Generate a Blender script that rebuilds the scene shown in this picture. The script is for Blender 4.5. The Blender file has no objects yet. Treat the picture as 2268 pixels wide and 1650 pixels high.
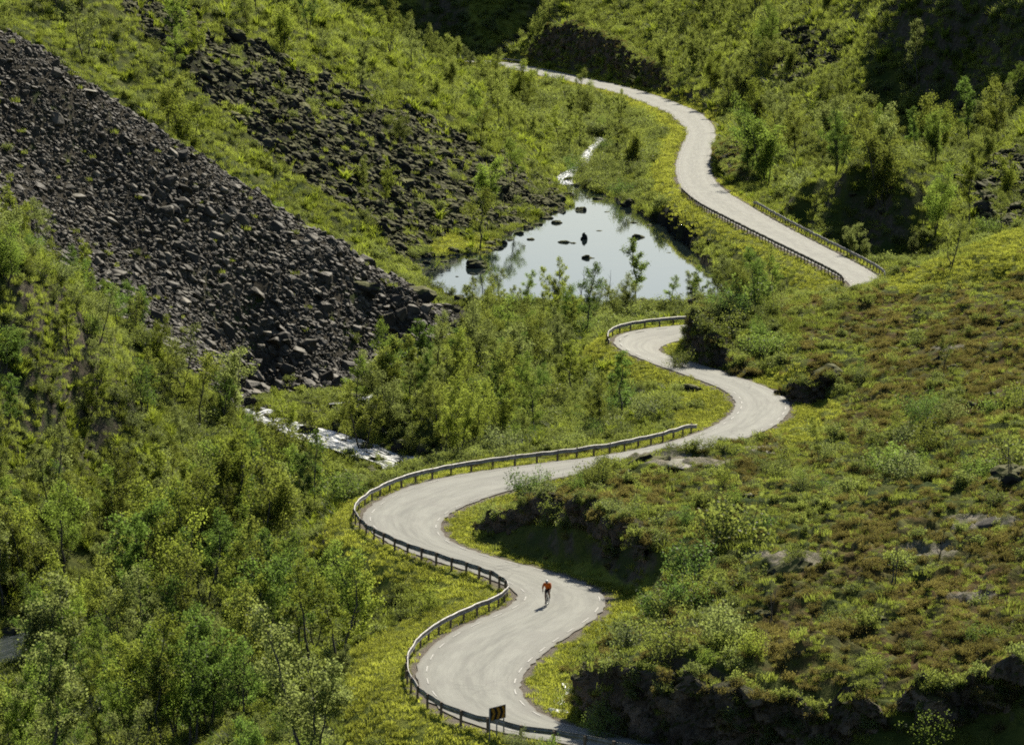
import bpy, math, random
import numpy as np
from mathutils import Vector, Matrix, noise as mnoise

random.seed(7)
RNG = np.random.default_rng(11)
S = bpy.context.scene
COL = S.collection
PI = math.pi

# ------------------------------------------------------------------ camera, sky, sun, exposure
CAM_H, FPX, PITCH = 44.0, 9500.0, math.radians(6.86)
cam_d = bpy.data.cameras.new('camera')
cam = bpy.data.objects.new('camera', cam_d)
COL.objects.link(cam)
cam.location = (0, 0, CAM_H)
cam.rotation_euler = (PI / 2 - PITCH, 0, 0)
cam_d.sensor_width = 36.0
cam_d.lens = FPX / 2268.0 * 36.0
cam_d.clip_start, cam_d.clip_end = 1.0, 20000.0
S.camera = cam

SUN_EL, SUN_AZ = math.radians(37.5), math.radians(19.0)      # azimuth from +Y towards +X
world = bpy.data.worlds.new("World")
S.world = world
world.use_nodes = True
wn = world.node_tree
bg = wn.nodes['Background']
sky = wn.nodes.new('ShaderNodeTexSky')
sky.sky_type = 'NISHITA'
sky.sun_disc = False
sky.sun_elevation = SUN_EL
sky.sun_rotation = SUN_AZ
sky.altitude = 300
sky.air_density = 1.0
sky.dust_density = 1.2
sky.ozone_density = 1.6
bg.inputs['Strength'].default_value = 0.062
wn.links.new(sky.outputs[0], bg.inputs['Color'])
sun_d = bpy.data.lights.new('sun', 'SUN')
sun_d.energy = 5.0
sun_d.angle = math.radians(0.5)
sun_d.color = (1.0, 0.925, 0.765)
sun = bpy.data.objects.new('sun', sun_d)
COL.objects.link(sun)
sdir = Vector((math.cos(SUN_EL) * math.sin(SUN_AZ), math.cos(SUN_EL) * math.cos(SUN_AZ), math.sin(SUN_EL)))
sun.rotation_euler = sdir.to_track_quat('Z', 'Y').to_euler()
sun.location = (60, 300, 200)
S.view_settings.view_transform = 'Standard'
S.view_settings.look = 'None'
S.view_settings.exposure = 0.70
S.view_settings.gamma = 1.0
S.render.film_transparent = False
S.cycles.max_bounces = 6
S.cycles.diffuse_bounces = 2
S.cycles.glossy_bounces = 2
S.cycles.transmission_bounces = 4
S.cycles.transparent_max_bounces = 8
S.cycles.volume_bounces = 0
S.cycles.caustics_reflective = False
S.cycles.caustics_refractive = False
S.cycles.use_adaptive_sampling = True
S.cycles.adaptive_threshold = 0.02
S.cycles.use_denoising = False
S.cycles.filter_width = 1.9

# ------------------------------------------------------------------ picture <-> world
CT, ST = math.cos(PITCH), math.sin(PITCH)
def ray(u, v):
    a, b = (u - 1134.0) / FPX, -(v - 825.0) / FPX
    return a, CT + b * ST, -ST + b * CT
def P(u, v, z=None, y=None):
    dx, dy, dz = ray(u, v)
    k = (z - CAM_H) / dz if y is None else y / dy
    return (dx * k, dy * k, CAM_H + dz * k)
def proj(x, y, z):
    h = z - CAM_H
    f = y * CT - h * ST
    up = y * ST + h * CT
    return 1134.0 + FPX * x / f, 825.0 - FPX * up / f

# ------------------------------------------------------------------ numpy noise
def _hash(ix, iy, seed):
    h = (ix.astype(np.int64) * 374761393 + iy.astype(np.int64) * 668265263 + seed * 974634777) & 0x7fffffff
    h = ((h ^ (h >> 13)) * 1274126177) & 0x7fffffff
    return (h ^ (h >> 16)) & 0xffff
def gnoise(x, y, seed=0):
    ix, iy = np.floor(x), np.floor(y)
    fx, fy = x - ix, y - iy
    def g(a, b):
        ang = _hash(ix + a, iy + b, seed) * (2 * PI / 65536.0)
        return np.cos(ang) * (fx - a) + np.sin(ang) * (fy - b)
    sx = fx * fx * fx * (fx * (fx * 6 - 15) + 10)
    sy = fy * fy * fy * (fy * (fy * 6 - 15) + 10)
    a, b, c, d = g(0, 0), g(1, 0), g(0, 1), g(1, 1)
    return ((a + (b - a) * sx) + ((c + (d - c) * sx) - (a + (b - a) * sx)) * sy) * 1.5
def fbm(x, y, octs=4, seed=0, gain=0.5):
    r, a = 0, 1.0
    for o in range(octs):
        r = r + a * gnoise(x, y, seed + o * 17)
        x, y, a = x * 2.03 + 5.2, y * 2.03 + 1.7, a * gain
    return r
def sstep(a, b, x):
    t = np.clip((x - a) / (b - a), 0, 1)
    return t * t * (3 - 2 * t)
def inpoly(u, v, poly):
    r = np.zeros(u.shape, bool)
    n = len(poly)
    for i in range(n):
        x1, y1 = poly[i]
        x2, y2 = poly[(i + 1) % n]
        if y1 == y2:
            continue
        c = ((y1 > v) != (y2 > v)) & (u < (x2 - x1) * (v - y1) / (y2 - y1) + x1)
        r ^= c
    return r
def catmull(pts, step):
    """smooth curve through pts (n x k), resampled at about STEP (measured on the first two columns)"""
    p = np.asarray(pts, float)
    p = np.vstack([2 * p[0] - p[1], p, 2 * p[-1] - p[-2]])
    out = []
    for i in range(1, len(p) - 2):
        n = max(2, int(np.hypot(*(p[i + 1, :2] - p[i, :2])) / step * 2))
        t = np.linspace(0, 1, n, endpoint=False)[:, None]
        out.append(0.5 * (2 * p[i] + (p[i + 1] - p[i - 1]) * t + (2 * p[i - 1] - 5 * p[i] + 4 * p[i + 1] - p[i + 2]) * t ** 2
                          + (3 * p[i] - p[i - 1] - 3 * p[i + 1] + p[i + 2]) * t ** 3))
    out.append(p[-2][None])
    q = np.vstack(out)
    d = np.concatenate([[0], np.cumsum(np.hypot(np.diff(q[:, 0]), np.diff(q[:, 1])))])
    n = max(2, int(d[-1] / step) + 1)
    s = np.linspace(0, d[-1], n)
    return np.stack([np.interp(s, d, q[:, k]) for k in range(q.shape[1])], 1)

# ------------------------------------------------------------------ the road's two edges, near to far
ROAD = [  # left edge u v, right edge u v (, height of left edge, of right edge)
 (1600,1715,1600,1672),(1400,1665,1405,1638),(1285,1648,1290,1617),(1190,1637,1235,1603),(1100,1625,1195,1583),(1030,1603,1167,1563),
 (965,1568,1157,1545),(930,1530,1150,1522),(920,1492,1158,1492),(930,1458,1180,1470),(960,1424,1213,1441),(1015,1389,1253,1411),
 (1075,1363,1296,1386),(1125,1344,1330,1358),(1149,1326,1347,1330),(1146,1309,1332,1308),(1125,1299,1295,1289),(1072,1275,1230,1267),
 (1005,1255,1150,1249),(936,1232,1060,1224),(872,1208,1005,1203),(822,1176,982,1183),(799,1148,979,1162),(808,1131,990,1143),
 (850,1103,1025,1122),(917,1072,1091,1098),(1000,1053,1170,1074),(1134,1033,1250,1055),(1240,1021,1340,1040),(1334,1009,1430,1026),
 (1434,990,1530,1006),(1514,970,1610,983),(1564,951,1675,962),(1599,932,1716,944),(1622,913,1741,922),(1629,897,1751,903),
 (1625,882,1748,888),(1607,866,1730,873),(1569,848,1700,858),(1530,834,1655,842),(1480,818,1600,822),(1425,797,1535,803,.2,-.1),
 (1385,779,1480,787,.3,-.2),(1360,764,1455,775,.4,-.3),(1358,750,1462,768,.5,-.3),(1378,737,1484,760,.5,-.3),(1420,728,1512,753,.5,-.3),
 (1484,722,1550,744,.5,-.2),(1560,714,1615,735,.3,0),(1660,706,1705,722),(1780,692,1815,705),(1862,668,1905,680),(1886,645,1950,640),
 (1877,627,1944,613),(1834,601,1900,585),(1734,551,1800,534),(1634,501,1710,486),(1559,461,1650,450),(1519,427,1606,421),(1501,400,1582,397),
 (1496,370,1575,370),(1501,345,1574,347),(1513,315,1584,317),(1519,298,1586,297),(1512,280,1577,275),(1480,252,1550,250),(1440,234,1508,232),
 (1384,213,1450,211),(1310,192,1376,190),(1225,174,1290,171),(1150,158,1205,153),(1112,149,1158,144),(1075,143,1125,138),(1010,138,1055,132)]
st = []
for r in ROAD:
    zl, zr = (r[4], r[5]) if len(r) > 4 else (0, 0)
    L, R = P(r[0], r[1], zl), P(r[2], r[3], zr)
    st.append([(L[0] + R[0]) / 2, (L[1] + R[1]) / 2, L[0], L[1], L[2], R[0], R[1], R[2]])
rc = catmull(st, 0.8)
def smooth(a, n, pin=True):
    for _ in range(n):
        b = a.copy()
        b[1:-1] = a[1:-1] * 0.5 + (a[:-2] + a[2:]) * 0.25
        a = b
    return a
rc = smooth(rc, 14)
RC = rc[:, :2]
RL, RR = rc[:, 2:5], rc[:, 5:8]
tan = np.gradient(RC, axis=0)
tan /= np.hypot(tan[:, 0], tan[:, 1])[:, None]
nrm = np.stack([tan[:, 1], -tan[:, 0]], 1)                # to the right of travel
wl = np.clip(-((RL[:, :2] - RC) * nrm).sum(1), 1.7, 3.6)
wr = np.clip(((RR[:, :2] - RC) * nrm).sum(1), 1.7, 3.6)
wl, wr = smooth(wl, 20), smooth(wr, 20)
RZL, RZR = smooth(RL[:, 2], 30), smooth(RR[:, 2], 30)
RS = np.concatenate([[0], np.cumsum(np.hypot(*np.diff(RC, axis=0).T))])
def road_edge(off_l=None, off_r=None):
    """points on the left (off_l m outside the edge) or right edge"""
    if off_l is not None:
        return RC - nrm * (wl + off_l)[:, None]
    return RC + nrm * (wr + off_r)[:, None]

# ------------------------------------------------------------------ pond and stream
POND_Z = -3.5
POND = [(1262,408),(1300,418),(1330,430),(1362,440),(1400,462),(1440,486),(1480,502),(1512,528),(1535,552),(1562,588),(1600,612),(1645,632),(1660,660),
        (1600,672),(1400,676),(1200,676),(1080,672),(1000,656),(962,640),(930,616),(895,586),(930,572),(985,569),(1050,562),(1106,552),(1100,532),(1142,512),
        (1180,490),(1230,470),(1262,456),(1252,432),(1238,410)]
POND_W = np.array([P(u, v, POND_Z)[:2] for u, v in POND])
STREAM = [P(1012,672,POND_Z), P(1042,806,-5.0), P(900,838,-6.0), P(822,884,-6.8), P(690,896,-7.2), P(590,904,-7.5), P(556,922,-7.8), P(640,946,-8.0), P(740,976,-8.3),
          P(830,1004,-8.6), P(915,1034,-9.0), (-10.5,358,-9.3), (-15,343,-9.7), (-24,325,-10.2), P(30,1432,-11.0), (-44,278,-11.4), (-60,255,-12)]
UP = [P(1250,410,POND_Z), P(1252,392,POND_Z+.1), P(1285,372,POND_Z+.2), P(1300,345,POND_Z+.4), P(1330,318,POND_Z+.6), P(1322,305,POND_Z+.7)]
SW = smooth(catmull(STREAM, 1.0), 3)
_b = [((SW[:, 0] - q[0]) ** 2 + (SW[:, 1] - q[1]) ** 2).argmin() / len(SW) for q in (STREAM[4], STREAM[6], STREAM[10], STREAM[14])]
WPROF = ([0, _b[0] - .03, _b[1] - .02, _b[2], _b[2] + .05, _b[3] - .08, _b[3] - .02, 1], [.3, .3, .9, 1.0, .45, .45, 1.3, 1.5])
UW = smooth(catmull(UP, 1.0), 3)

# ------------------------------------------------------------------ terrain: control points
CP = []
def A(u, v, y=None, z=None): CP.append(P(u, v, z=z, y=y))
def W(x, y, z): CP.append((x, y, z))
for i in range(0, len(RC), 9): W(RC[i, 0], RC[i, 1], 0.0)
for x, y, z in SW[::9]: W(x, y, z)
for x, y, z in UW[::14]: W(x, y, z)
for i in range(0, len(POND_W), 2): W(POND_W[i, 0], POND_W[i, 1], POND_Z)
A(1350,560,z=-4.2); A(1200,600,z=-4.2)
# bank and thicket between the near road and the stream
for u, v, z in [(0,1650,-9),(400,1500,-7.2),(700,1400,-4.2),(820,1580,-1.6),(600,1640,-5),(300,1250,-9),(600,1200,-6),(600,1060,-7.6),(700,1150,-3.4),(760,1200,-1.6),(850,1330,-2.2),
                (960,1290,-1.0),(700,1300,-4.4),(1030,1330,-.6),(400,1350,-8),(850,1450,-1.2),(880,1540,-.7),(100,1500,-10),(200,1620,-8),(-300,1650,-10),(-200,1400,-10.5),
                (980,1620,-1.0),(1100,1640,-.8),(800,1700,-1.5),(300,1720,-7),(900,1720,-2),(1300,1720,-1.2),
                (1000,900,-5),(1200,900,-3),(1300,800,-2.5),(1400,900,-1),(1500,880,-.3),(1200,980,-1.5),(1050,1000,-3),(930,1000,-7),(1100,750,-4),(1300,700,-3),(1500,692,-2.6),(1650,680,-2.4),
                (1320,760,-1.6),(800,930,-6.6),(1100,830,-4.2),(900,900,-5.8)]: A(u, v, z=z)
for u, v, y in [(905,1046,338),(820,1066,330),(740,1096,323),(640,1116,318),(500,1150,312)]: A(u, v, y=y)
# near left hill
for u, v, y in [(0,505,352),(50,560,354),(120,620,358),(200,690,366),(260,740,374),(330,780,384),(450,830,394),(0,640,343),(60,650,345),(50,900,337),(0,900,334),(0,1100,322),(200,860,352),(200,1000,348),
                (300,870,375),(400,950,378),(120,1000,338),(300,1080,345),(100,1200,318),(-250,380,340),(-250,700,325),(-250,1000,315),(-500,200,330)]: A(u, v, y=y)
W(-46,385,7); W(-38,396,2); W(-54,388,11); W(-66,390,17); W(-30,404,-2)
# scree cone: its crest, then its face
for u, v, y in [(-350,-150,436),(-150,-30,438),(0,70,440),(130,140,441),(215,205,442),(330,285,443),(440,337,443),(560,430,443),(650,494,443),(760,552,443),(900,640,443),(1000,690,444),
                (0,300,424),(200,400,428),(300,550,421),(500,650,424),(700,700,430),(800,800,430),(560,856,418),(950,725,440),(400,700,411),(0,450,407),(-300,200,420),(650,800,421),(880,770,436)]: A(u, v, y=y)
for u, v in [(-150,-30),(130,140),(330,285),(560,430),(760,552),(900,625)]:
    x, y, z = P(u, v, y=443)
    W(x + .02 * y * 0, y + 11, z - 2.2)
# mountain side B beyond the cone, in world sections
for y, xf, s in [(470,-20,.70),(495,-14,.70),(525,-8,.70),(565,1,.68),(620,5,.66),(690,6,.64),(780,3,.58),(860,-3,.50),(905,-8,.48)]:
    for d in (3, 10, 22, 38, 60, 90):
        if y < 490 and d < 5: continue
        W(xf - d, y, -3 + (d * s if d > 5 else .6) - min(d, 8) * .12)
for y, xf in [(960,-40),(1040,-95),(1150,-150)]:
    for d in (0, 20, 60): W(xf - d, y, -3 + d * .6)
# valley floor above the pond
for u, v, z in [(1250,330,-3),(1180,390,-2.6),(1220,250,-2.8),(1150,200,-2.4),(1400,330,-1.2),(1400,260,-1.0),(1300,225,-1.2),(1420,400,-2.2),(1450,440,-2.4),(1560,520,-2.2),(1700,600,-2),
                (1480,450,-1.6),(1120,165,-1.5),(1800,650,-1.8),(1460,300,-.5),(1350,300,-1.8)]: A(u, v, z=z)
# right hillside C
for u, v, y in [(1225,0,935),(1212,60,930),(1300,100,886),(1300,0,930),(1400,130,850),(1450,150,822),(1450,0,900),(1600,100,800),(1600,200,748),(1650,270,712),(1600,0,850),(1700,100,745),
                (1700,250,684),(1680,330,640),(1640,352,606),(1720,420,572),(1750,0,800),(1780,340,600),(1900,100,668),(1900,250,618),(1900,350,562),(1880,372,515),(1990,392,508),(1900,552,509.5),(1750,480,538),(1780,402,530),(1790,520,523),(1900,0,700),
                (2000,0,648),(2100,0,632),(2100,250,618),(2000,200,632),(2268,0,610),(2268,200,595),(2268,300,556),(2268,440,503),(2100,450,513),(2100,350,568),(2000,562,503),(2150,520,492),
                (2268,500,480),(2600,0,570),(2600,200,545),(2600,420,480)]: A(u, v, y=y)
for x, y, z in [(14,990,12),(-8,985,-6),(0,1000,-8),(3,962,-3),(8,1040,-10),(30,1000,22),(70,960,34),(110,900,45),(150,800,52),(140,760,88),(104,765,62),(108,690,82),(135,640,90),(40,900,20),(75,850,34),(60,1100,30),(150,1000,60),(200,700,70),(130,560,50),(165,620,90)]: W(x, y, z)
# the far wall that closes the valley
for x in (-260,-190,-120,-60,-20,10,45): 
    W(x, 1080, -10); W(x, 1165, -12); W(x, 1186, -10); W(x, 1196, 4); W(x, 1210, 27); W(x, 1420, 20)
# knoll D on the right
for u, v, y in [(2268,508,400),(2100,566,410),(1960,626,416),(1750,662,400),(1620,664,386),(1575,705,376),(2268,650,372),(2000,720,370),(2000,800,350),(1800,770,366),(1690,760,372),(2268,800,332),(2000,900,326),(1860,950,322),(1720,1000,305),
                (1600,1008,300),(1450,1012,298),(1340,1050,296),(1100,1135,287),(1250,1130,276),(1250,1172,265),(1400,1190,259),(1500,1100,279),(1800,1100,276),(2268,1100,266),(2268,950,291),(2000,1000,296),
                (1500,1250,254),(1500,1330,247),(1800,1250,246),(2268,1250,239),(1600,1350,239),(1450,1400,237),(1700,1420,228),(1500,1482,212.6),(1380,1496,216),(1800,1482,211.5),(1650,1484,212),(2000,1400,226),(2268,1400,221),(1950,1540,207.2),(2150,1540,206.5),(2268,1590,203),
                (1330,1500,222),(2600,600,380),(2600,900,300),(2600,1200,240),(2600,1500,205)]: A(u, v, y=y)
for u, v, z in [(1180,1120,.3),(1060,1150,.3),(1020,1165,.2),(1300,1290,.0),(1400,1335,.1),(1300,1420,.1),(1290,1470,0),(1250,1530,-.3),(1240,1590,-.1),(1800,930,.2),(1790,900,0),(1720,860,0)]: A(u, v, z=z)
for u, v, z in [(1500,1665,0),(1800,1690,.1),(2100,1720,.2),(2268,1740,.2),(2600,1760,.3)]: A(u, v, z=z)
W(-60, 200, -11); W(0, 185, -2); W(40, 185, .2); W(80, 300, 8); W(90, 400, 12)

CPA = np.array(CP)
def feat(x, y): return np.stack([9.5 * x / y, 4.0 * np.log(y)], -1)
F0 = feat(CPA[:, 0], CPA[:, 1])
cc = 0.03
Dm = np.sqrt(((F0[:, None] - F0[None]) ** 2).sum(-1) + cc * cc)
n = len(F0)
Mx = np.zeros((n + 3, n + 3))
Mx[:n, :n] = Dm - np.eye(n) * 0.004
Mx[:n, n] = 1; Mx[n, :n] = 1
Mx[:n, n + 1:] = F0; Mx[n + 1:, :n] = F0.T
sol = np.linalg.solve(Mx, np.concatenate([CPA[:, 2], [0, 0, 0]]))

# terrain grid: columns fan out from under the camera, rows in equal ratios of distance
NU, NT = 992, 1250
U0, U1, Y0, Y1 = -600.0, 2900.0, 184.0, 1440.0
su = np.linspace((U0 - 1134) / FPX, (U1 - 1134) / FPX, NU) 
ty = np.linspace(math.log(Y0), math.log(Y1), NT)
k4 = 4
cu, ct = np.linspace(su[0], su[-1], NU // k4), np.linspace(ty[0], ty[-1], NT // k4)
gy = np.exp(ct)[None, :].repeat(len(cu), 0)
gx = cu[:, None] * gy
Fg = feat(gx, gy).reshape(-1, 2)
zc = np.concatenate([np.sqrt(((Fg[i:i + 8000, None] - F0[None]) ** 2).sum(-1) + cc * cc) @ sol[:n] + sol[n] + Fg[i:i + 8000] @ sol[n + 1:] for i in range(0, len(Fg), 8000)])
zc = zc.reshape(len(cu), len(ct))
def bil(grid, fi, fj):
    i0 = np.clip(np.floor(fi).astype(int), 0, grid.shape[0] - 2)
    j0 = np.clip(np.floor(fj).astype(int), 0, grid.shape[1] - 2)
    a, b = fi - i0, fj - j0
    return (grid[i0, j0] * (1 - a) + grid[i0 + 1, j0] * a) * (1 - b) + (grid[i0, j0 + 1] * (1 - a) + grid[i0 + 1, j0 + 1] * a) * b
fi = np.linspace(0, len(cu) - 1, NU)[:, None].repeat(NT, 1)
fj = np.linspace(0, len(ct) - 1, NT)[None, :].repeat(NU, 0)
Z = bil(zc, fi, fj)
Y = np.exp(ty)[None, :].repeat(NU, 0)
X = su[:, None] * Y
Zb = Z.copy()

def polyline_near(line, x, y, reach):
    """nearest index and distance of grid points to LINE (n x 2), inf beyond REACH"""
    xs, ys = x.ravel(), y.ravel()
    idx = np.zeros(xs.shape, int)
    dd = np.full(xs.shape, 1e9, np.float32)
    c = line[::8]
    sub = np.zeros(xs.shape, bool)
    for i in range(0, len(xs), 200000):
        d2 = (xs[i:i + 200000, None].astype(np.float32) - c[None, :, 0].astype(np.float32)) ** 2 + (ys[i:i + 200000, None].astype(np.float32) - c[None, :, 1].astype(np.float32)) ** 2
        sub[i:i + 200000] = d2.min(1) < (reach + 8) ** 2
    ii = np.nonzero(sub)[0]
    for i in range(0, len(ii), 40000):
        q = ii[i:i + 40000]
        d2 = (xs[q, None] - line[None, :, 0]) ** 2 + (ys[q, None] - line[None, :, 1]) ** 2
        k = d2.argmin(1)
        idx[q] = k
        dd[q] = np.sqrt(d2[np.arange(len(q)), k])
    return idx.reshape(x.shape), dd.reshape(x.shape)
def gidx(x, y):
    return (x / y - su[0]) / (su[-1] - su[0]) * (NU - 1), (np.log(y) - ty[0]) / (ty[-1] - ty[0]) * (NT - 1)

UG, VG = proj(X, Y, Zb)
# zones: painted by kind of ground, the far wall apart
SCREE1 = [(-400,-190),(0,62),(130,130),(220,200),(330,280),(440,330),(560,424),(650,486),(760,546),(900,618),(1015,664),(1030,720),(980,770),(900,830),(800,850),(560,880),(440,850),(330,790),(250,740),(150,640),(0,520),(-400,400)]
SCREE2 = [(200,-60),(330,-20),(460,50),(585,120),(720,180),(880,235),(1030,305),(1150,365),(1225,420),(1240,455),(1180,480),(1100,512),(1000,512),(930,540),(890,575),(850,545),(820,500),(700,425),(620,350),(520,260),(420,170),(330,90)]
def zone(poly, y0, y1, soft=14.0, ns=0.9):
    """1 inside the polygon and depth range, with a ragged edge"""
    w1 = fbm(X / 4.0, Y / 9.0, 3, 31) * soft * ns
    w2 = fbm(X / 4.0 + 40, Y / 9.0, 3, 37) * soft * ns
    return (inpoly(UG + w1, VG + w2, poly) & (Y > y0) & (Y < y1)).astype(np.float32)
m_scree1 = zone(SCREE1, 392, 450, 10)
m_wall = (Y > 1040).astype(np.float32)
m_scree2 = zone(SCREE2, 455, 660, 26)
m_scree3 = np.maximum(zone([(1690,95),(1760,60),(1850,70),(1870,130),(1800,170),(1770,200),(1720,190)], 600, 820, 14), zone([(2120,420),(2200,350),(2300,320),(2300,500),(2180,500)], 470, 640, 14))
m_scree3 = np.maximum(m_scree3, zone([(1100,95),(1200,60),(1200,140),(1060,140)], 1000, 1500, 8))
n_big = fbm(X / 7.0, Y / 12.0, 4, 3)
n_mid = fbm(X / 2.2, Y / 3.4, 4, 9)
n_fine = fbm(X / 0.7, Y / 1.1, 3, 21)
slopey = np.abs(np.gradient(Zb, axis=1)) / np.gradient(Y, axis=1)
rough = np.clip(Y / 300.0, .7, 2.2)
Z = Z + n_big * .26 * rough + n_mid * .09 * rough + n_fine * .03 * rough
hum = np.clip(1 - np.abs(fbm(X / 3.0, Y / 4.2, 3, 51)) * 1.8, 0, 1)
m_knoll = (inpoly(UG, VG, [(1000,1040),(1500,980),(1800,760),(1960,620),(2700,430),(2700,1800),(1300,1800),(1200,1500),(1500,1330),(1050,1160)]) & (Y < 425)).astype(np.float32)
hum2 = np.clip(1 - np.abs(fbm(X / 8.0, Y / 8.0, 3, 57)) * 2.0, 0, 1)
m_hh = np.maximum(sstep(300, 290, Y) * 0, (inpoly(UG, VG, [(1640,1200),(1900,1120),(2400,1080),(2700,1100),(2700,1560),(1950,1540),(1660,1440)]) & (Y < 280)).astype(np.float32))
Z += m_knoll * (hum * (.22 + .42 * m_hh) + hum2 * .55 - .3)
Z += (m_scree1 * .16 + m_scree2 * .26 + m_scree3 * .3) * fbm(X / 1.3, Y / 2.0, 3, 77)
# gullies that run down the left mountain side
gul = fbm((Y - X * .35) / 16.0, X / 60.0, 3, 5)
m_B = sstep(455, 475, Y) * (UG < 1250) * (Y < 960) * sstep(0, 4, Zb + 2)
Z += m_B * gul * 1.6

ridx, rdist = polyline_near(RC, X, Y, 16)
near = rdist < 16
side = np.where(near, (X - RC[ridx, 0]) * nrm[ridx, 0] + (Y - RC[ridx, 1]) * nrm[ridx, 1], 0)
wside = np.where(side > 0, wr[ridx], wl[ridx])
rq = np.clip(np.abs(side) / wside, 0, 1)
rz = np.where(side > 0, RZR[ridx], RZL[ridx]) * rq + (1 - rq) * ((RZL + RZR) / 2)[ridx]
redge = np.where(near, rdist - wside, 99.0)
zz = rz - .06 - np.clip(redge - .5, 0, 3) * np.where(side > 0, .10, .12) + n_fine * .04 + n_mid * .05 * sstep(.4, 1.5, redge)
t = sstep(1.0, np.where(side > 0, 3.6, 5.0 + 6 * sstep(700, 850, Y)), redge)
Z = np.where(redge < 12, zz * (1 - t) + Z * t, Z)
Z = np.where(redge < .45, rz - .07, Z)
# pond bed and stream bed
pp = inpoly(X + n_mid * .6, Y + n_mid * 1.6, [tuple(p) for p in POND_W])
pidx, pdist = polyline_near(np.array(catmull(np.vstack([POND_W, POND_W[:1]]), 1.0))[:, :2], X, Y, 14)
sd = np.where(pp, -pdist, pdist)
sd = np.where(pdist > 1e8, 99, sd)
Z = np.where(pp, np.minimum(Z, POND_Z - .12 - np.clip(-sd, 0, 4) * .25), Z)
Z = np.where((sd > 0) & (sd < 6), np.maximum(Z, POND_Z + .06 + sd * .10), Z)
for line, w in ((SW, 2.7), (UW, 2.2)):
    i_, d_ = polyline_near(line[:, :2], X, Y, 10)
    wv = w * (1 + .3 * np.sin(i_ * .23)) * (np.interp(i_ / len(SW), *WPROF) if line is SW else 1.0)
    tt = sstep(wv, wv + 4, d_)
    zs = line[i_, 2] - .25 + sstep(wv * .6, wv + 1.2, d_) * .55 + n_mid * .1
    Z = np.where((d_ < wv + 4) & ~pp, np.minimum(Z, zs * (1 - tt) + Z * tt + .0), Z)
    if line is SW: swd = np.where(d_ > 1e8, 99, d_ + 2.7 - wv)
    else: uwd = np.where(d_ > 1e8, 99, d_)
UG, VG = proj(X, Y, Z)
def H(x, y):
    x, y = np.asarray(x, float), np.asarray(y, float)
    a, b = gidx(x, y)
    return bil(Z, np.clip(a, 0, NU - 1.001), np.clip(b, 0, NT - 1.001))
def sample(grid, x, y):
    a, b = gidx(np.asarray(x, float), np.asarray(y, float))
    return bil(grid, np.clip(a, 0, NU - 1.001), np.clip(b, 0, NT - 1.001))
VMIN = np.minimum.accumulate(VG, axis=1)
VIS = VG <= VMIN + 1.0
def hit(u, v):
    """the ground point seen at a place of the photograph"""
    i = int(np.clip(round(((u - 1134) / FPX - su[0]) / (su[-1] - su[0]) * (NU - 1)), 0, NU - 1))
    for _ in range(2):
        j = int(np.argmax(VMIN[i] <= v))
        if VMIN[i, j] > v: j = NT - 1
        x = P(u, v, y=Y[i, j])[0]
        i = int(np.clip(round((x / Y[i, j] - su[0]) / (su[-1] - su[0]) * (NU - 1)), 0, NU - 1))
    return x, Y[i, j], float(H(x, Y[i, j]))

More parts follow.
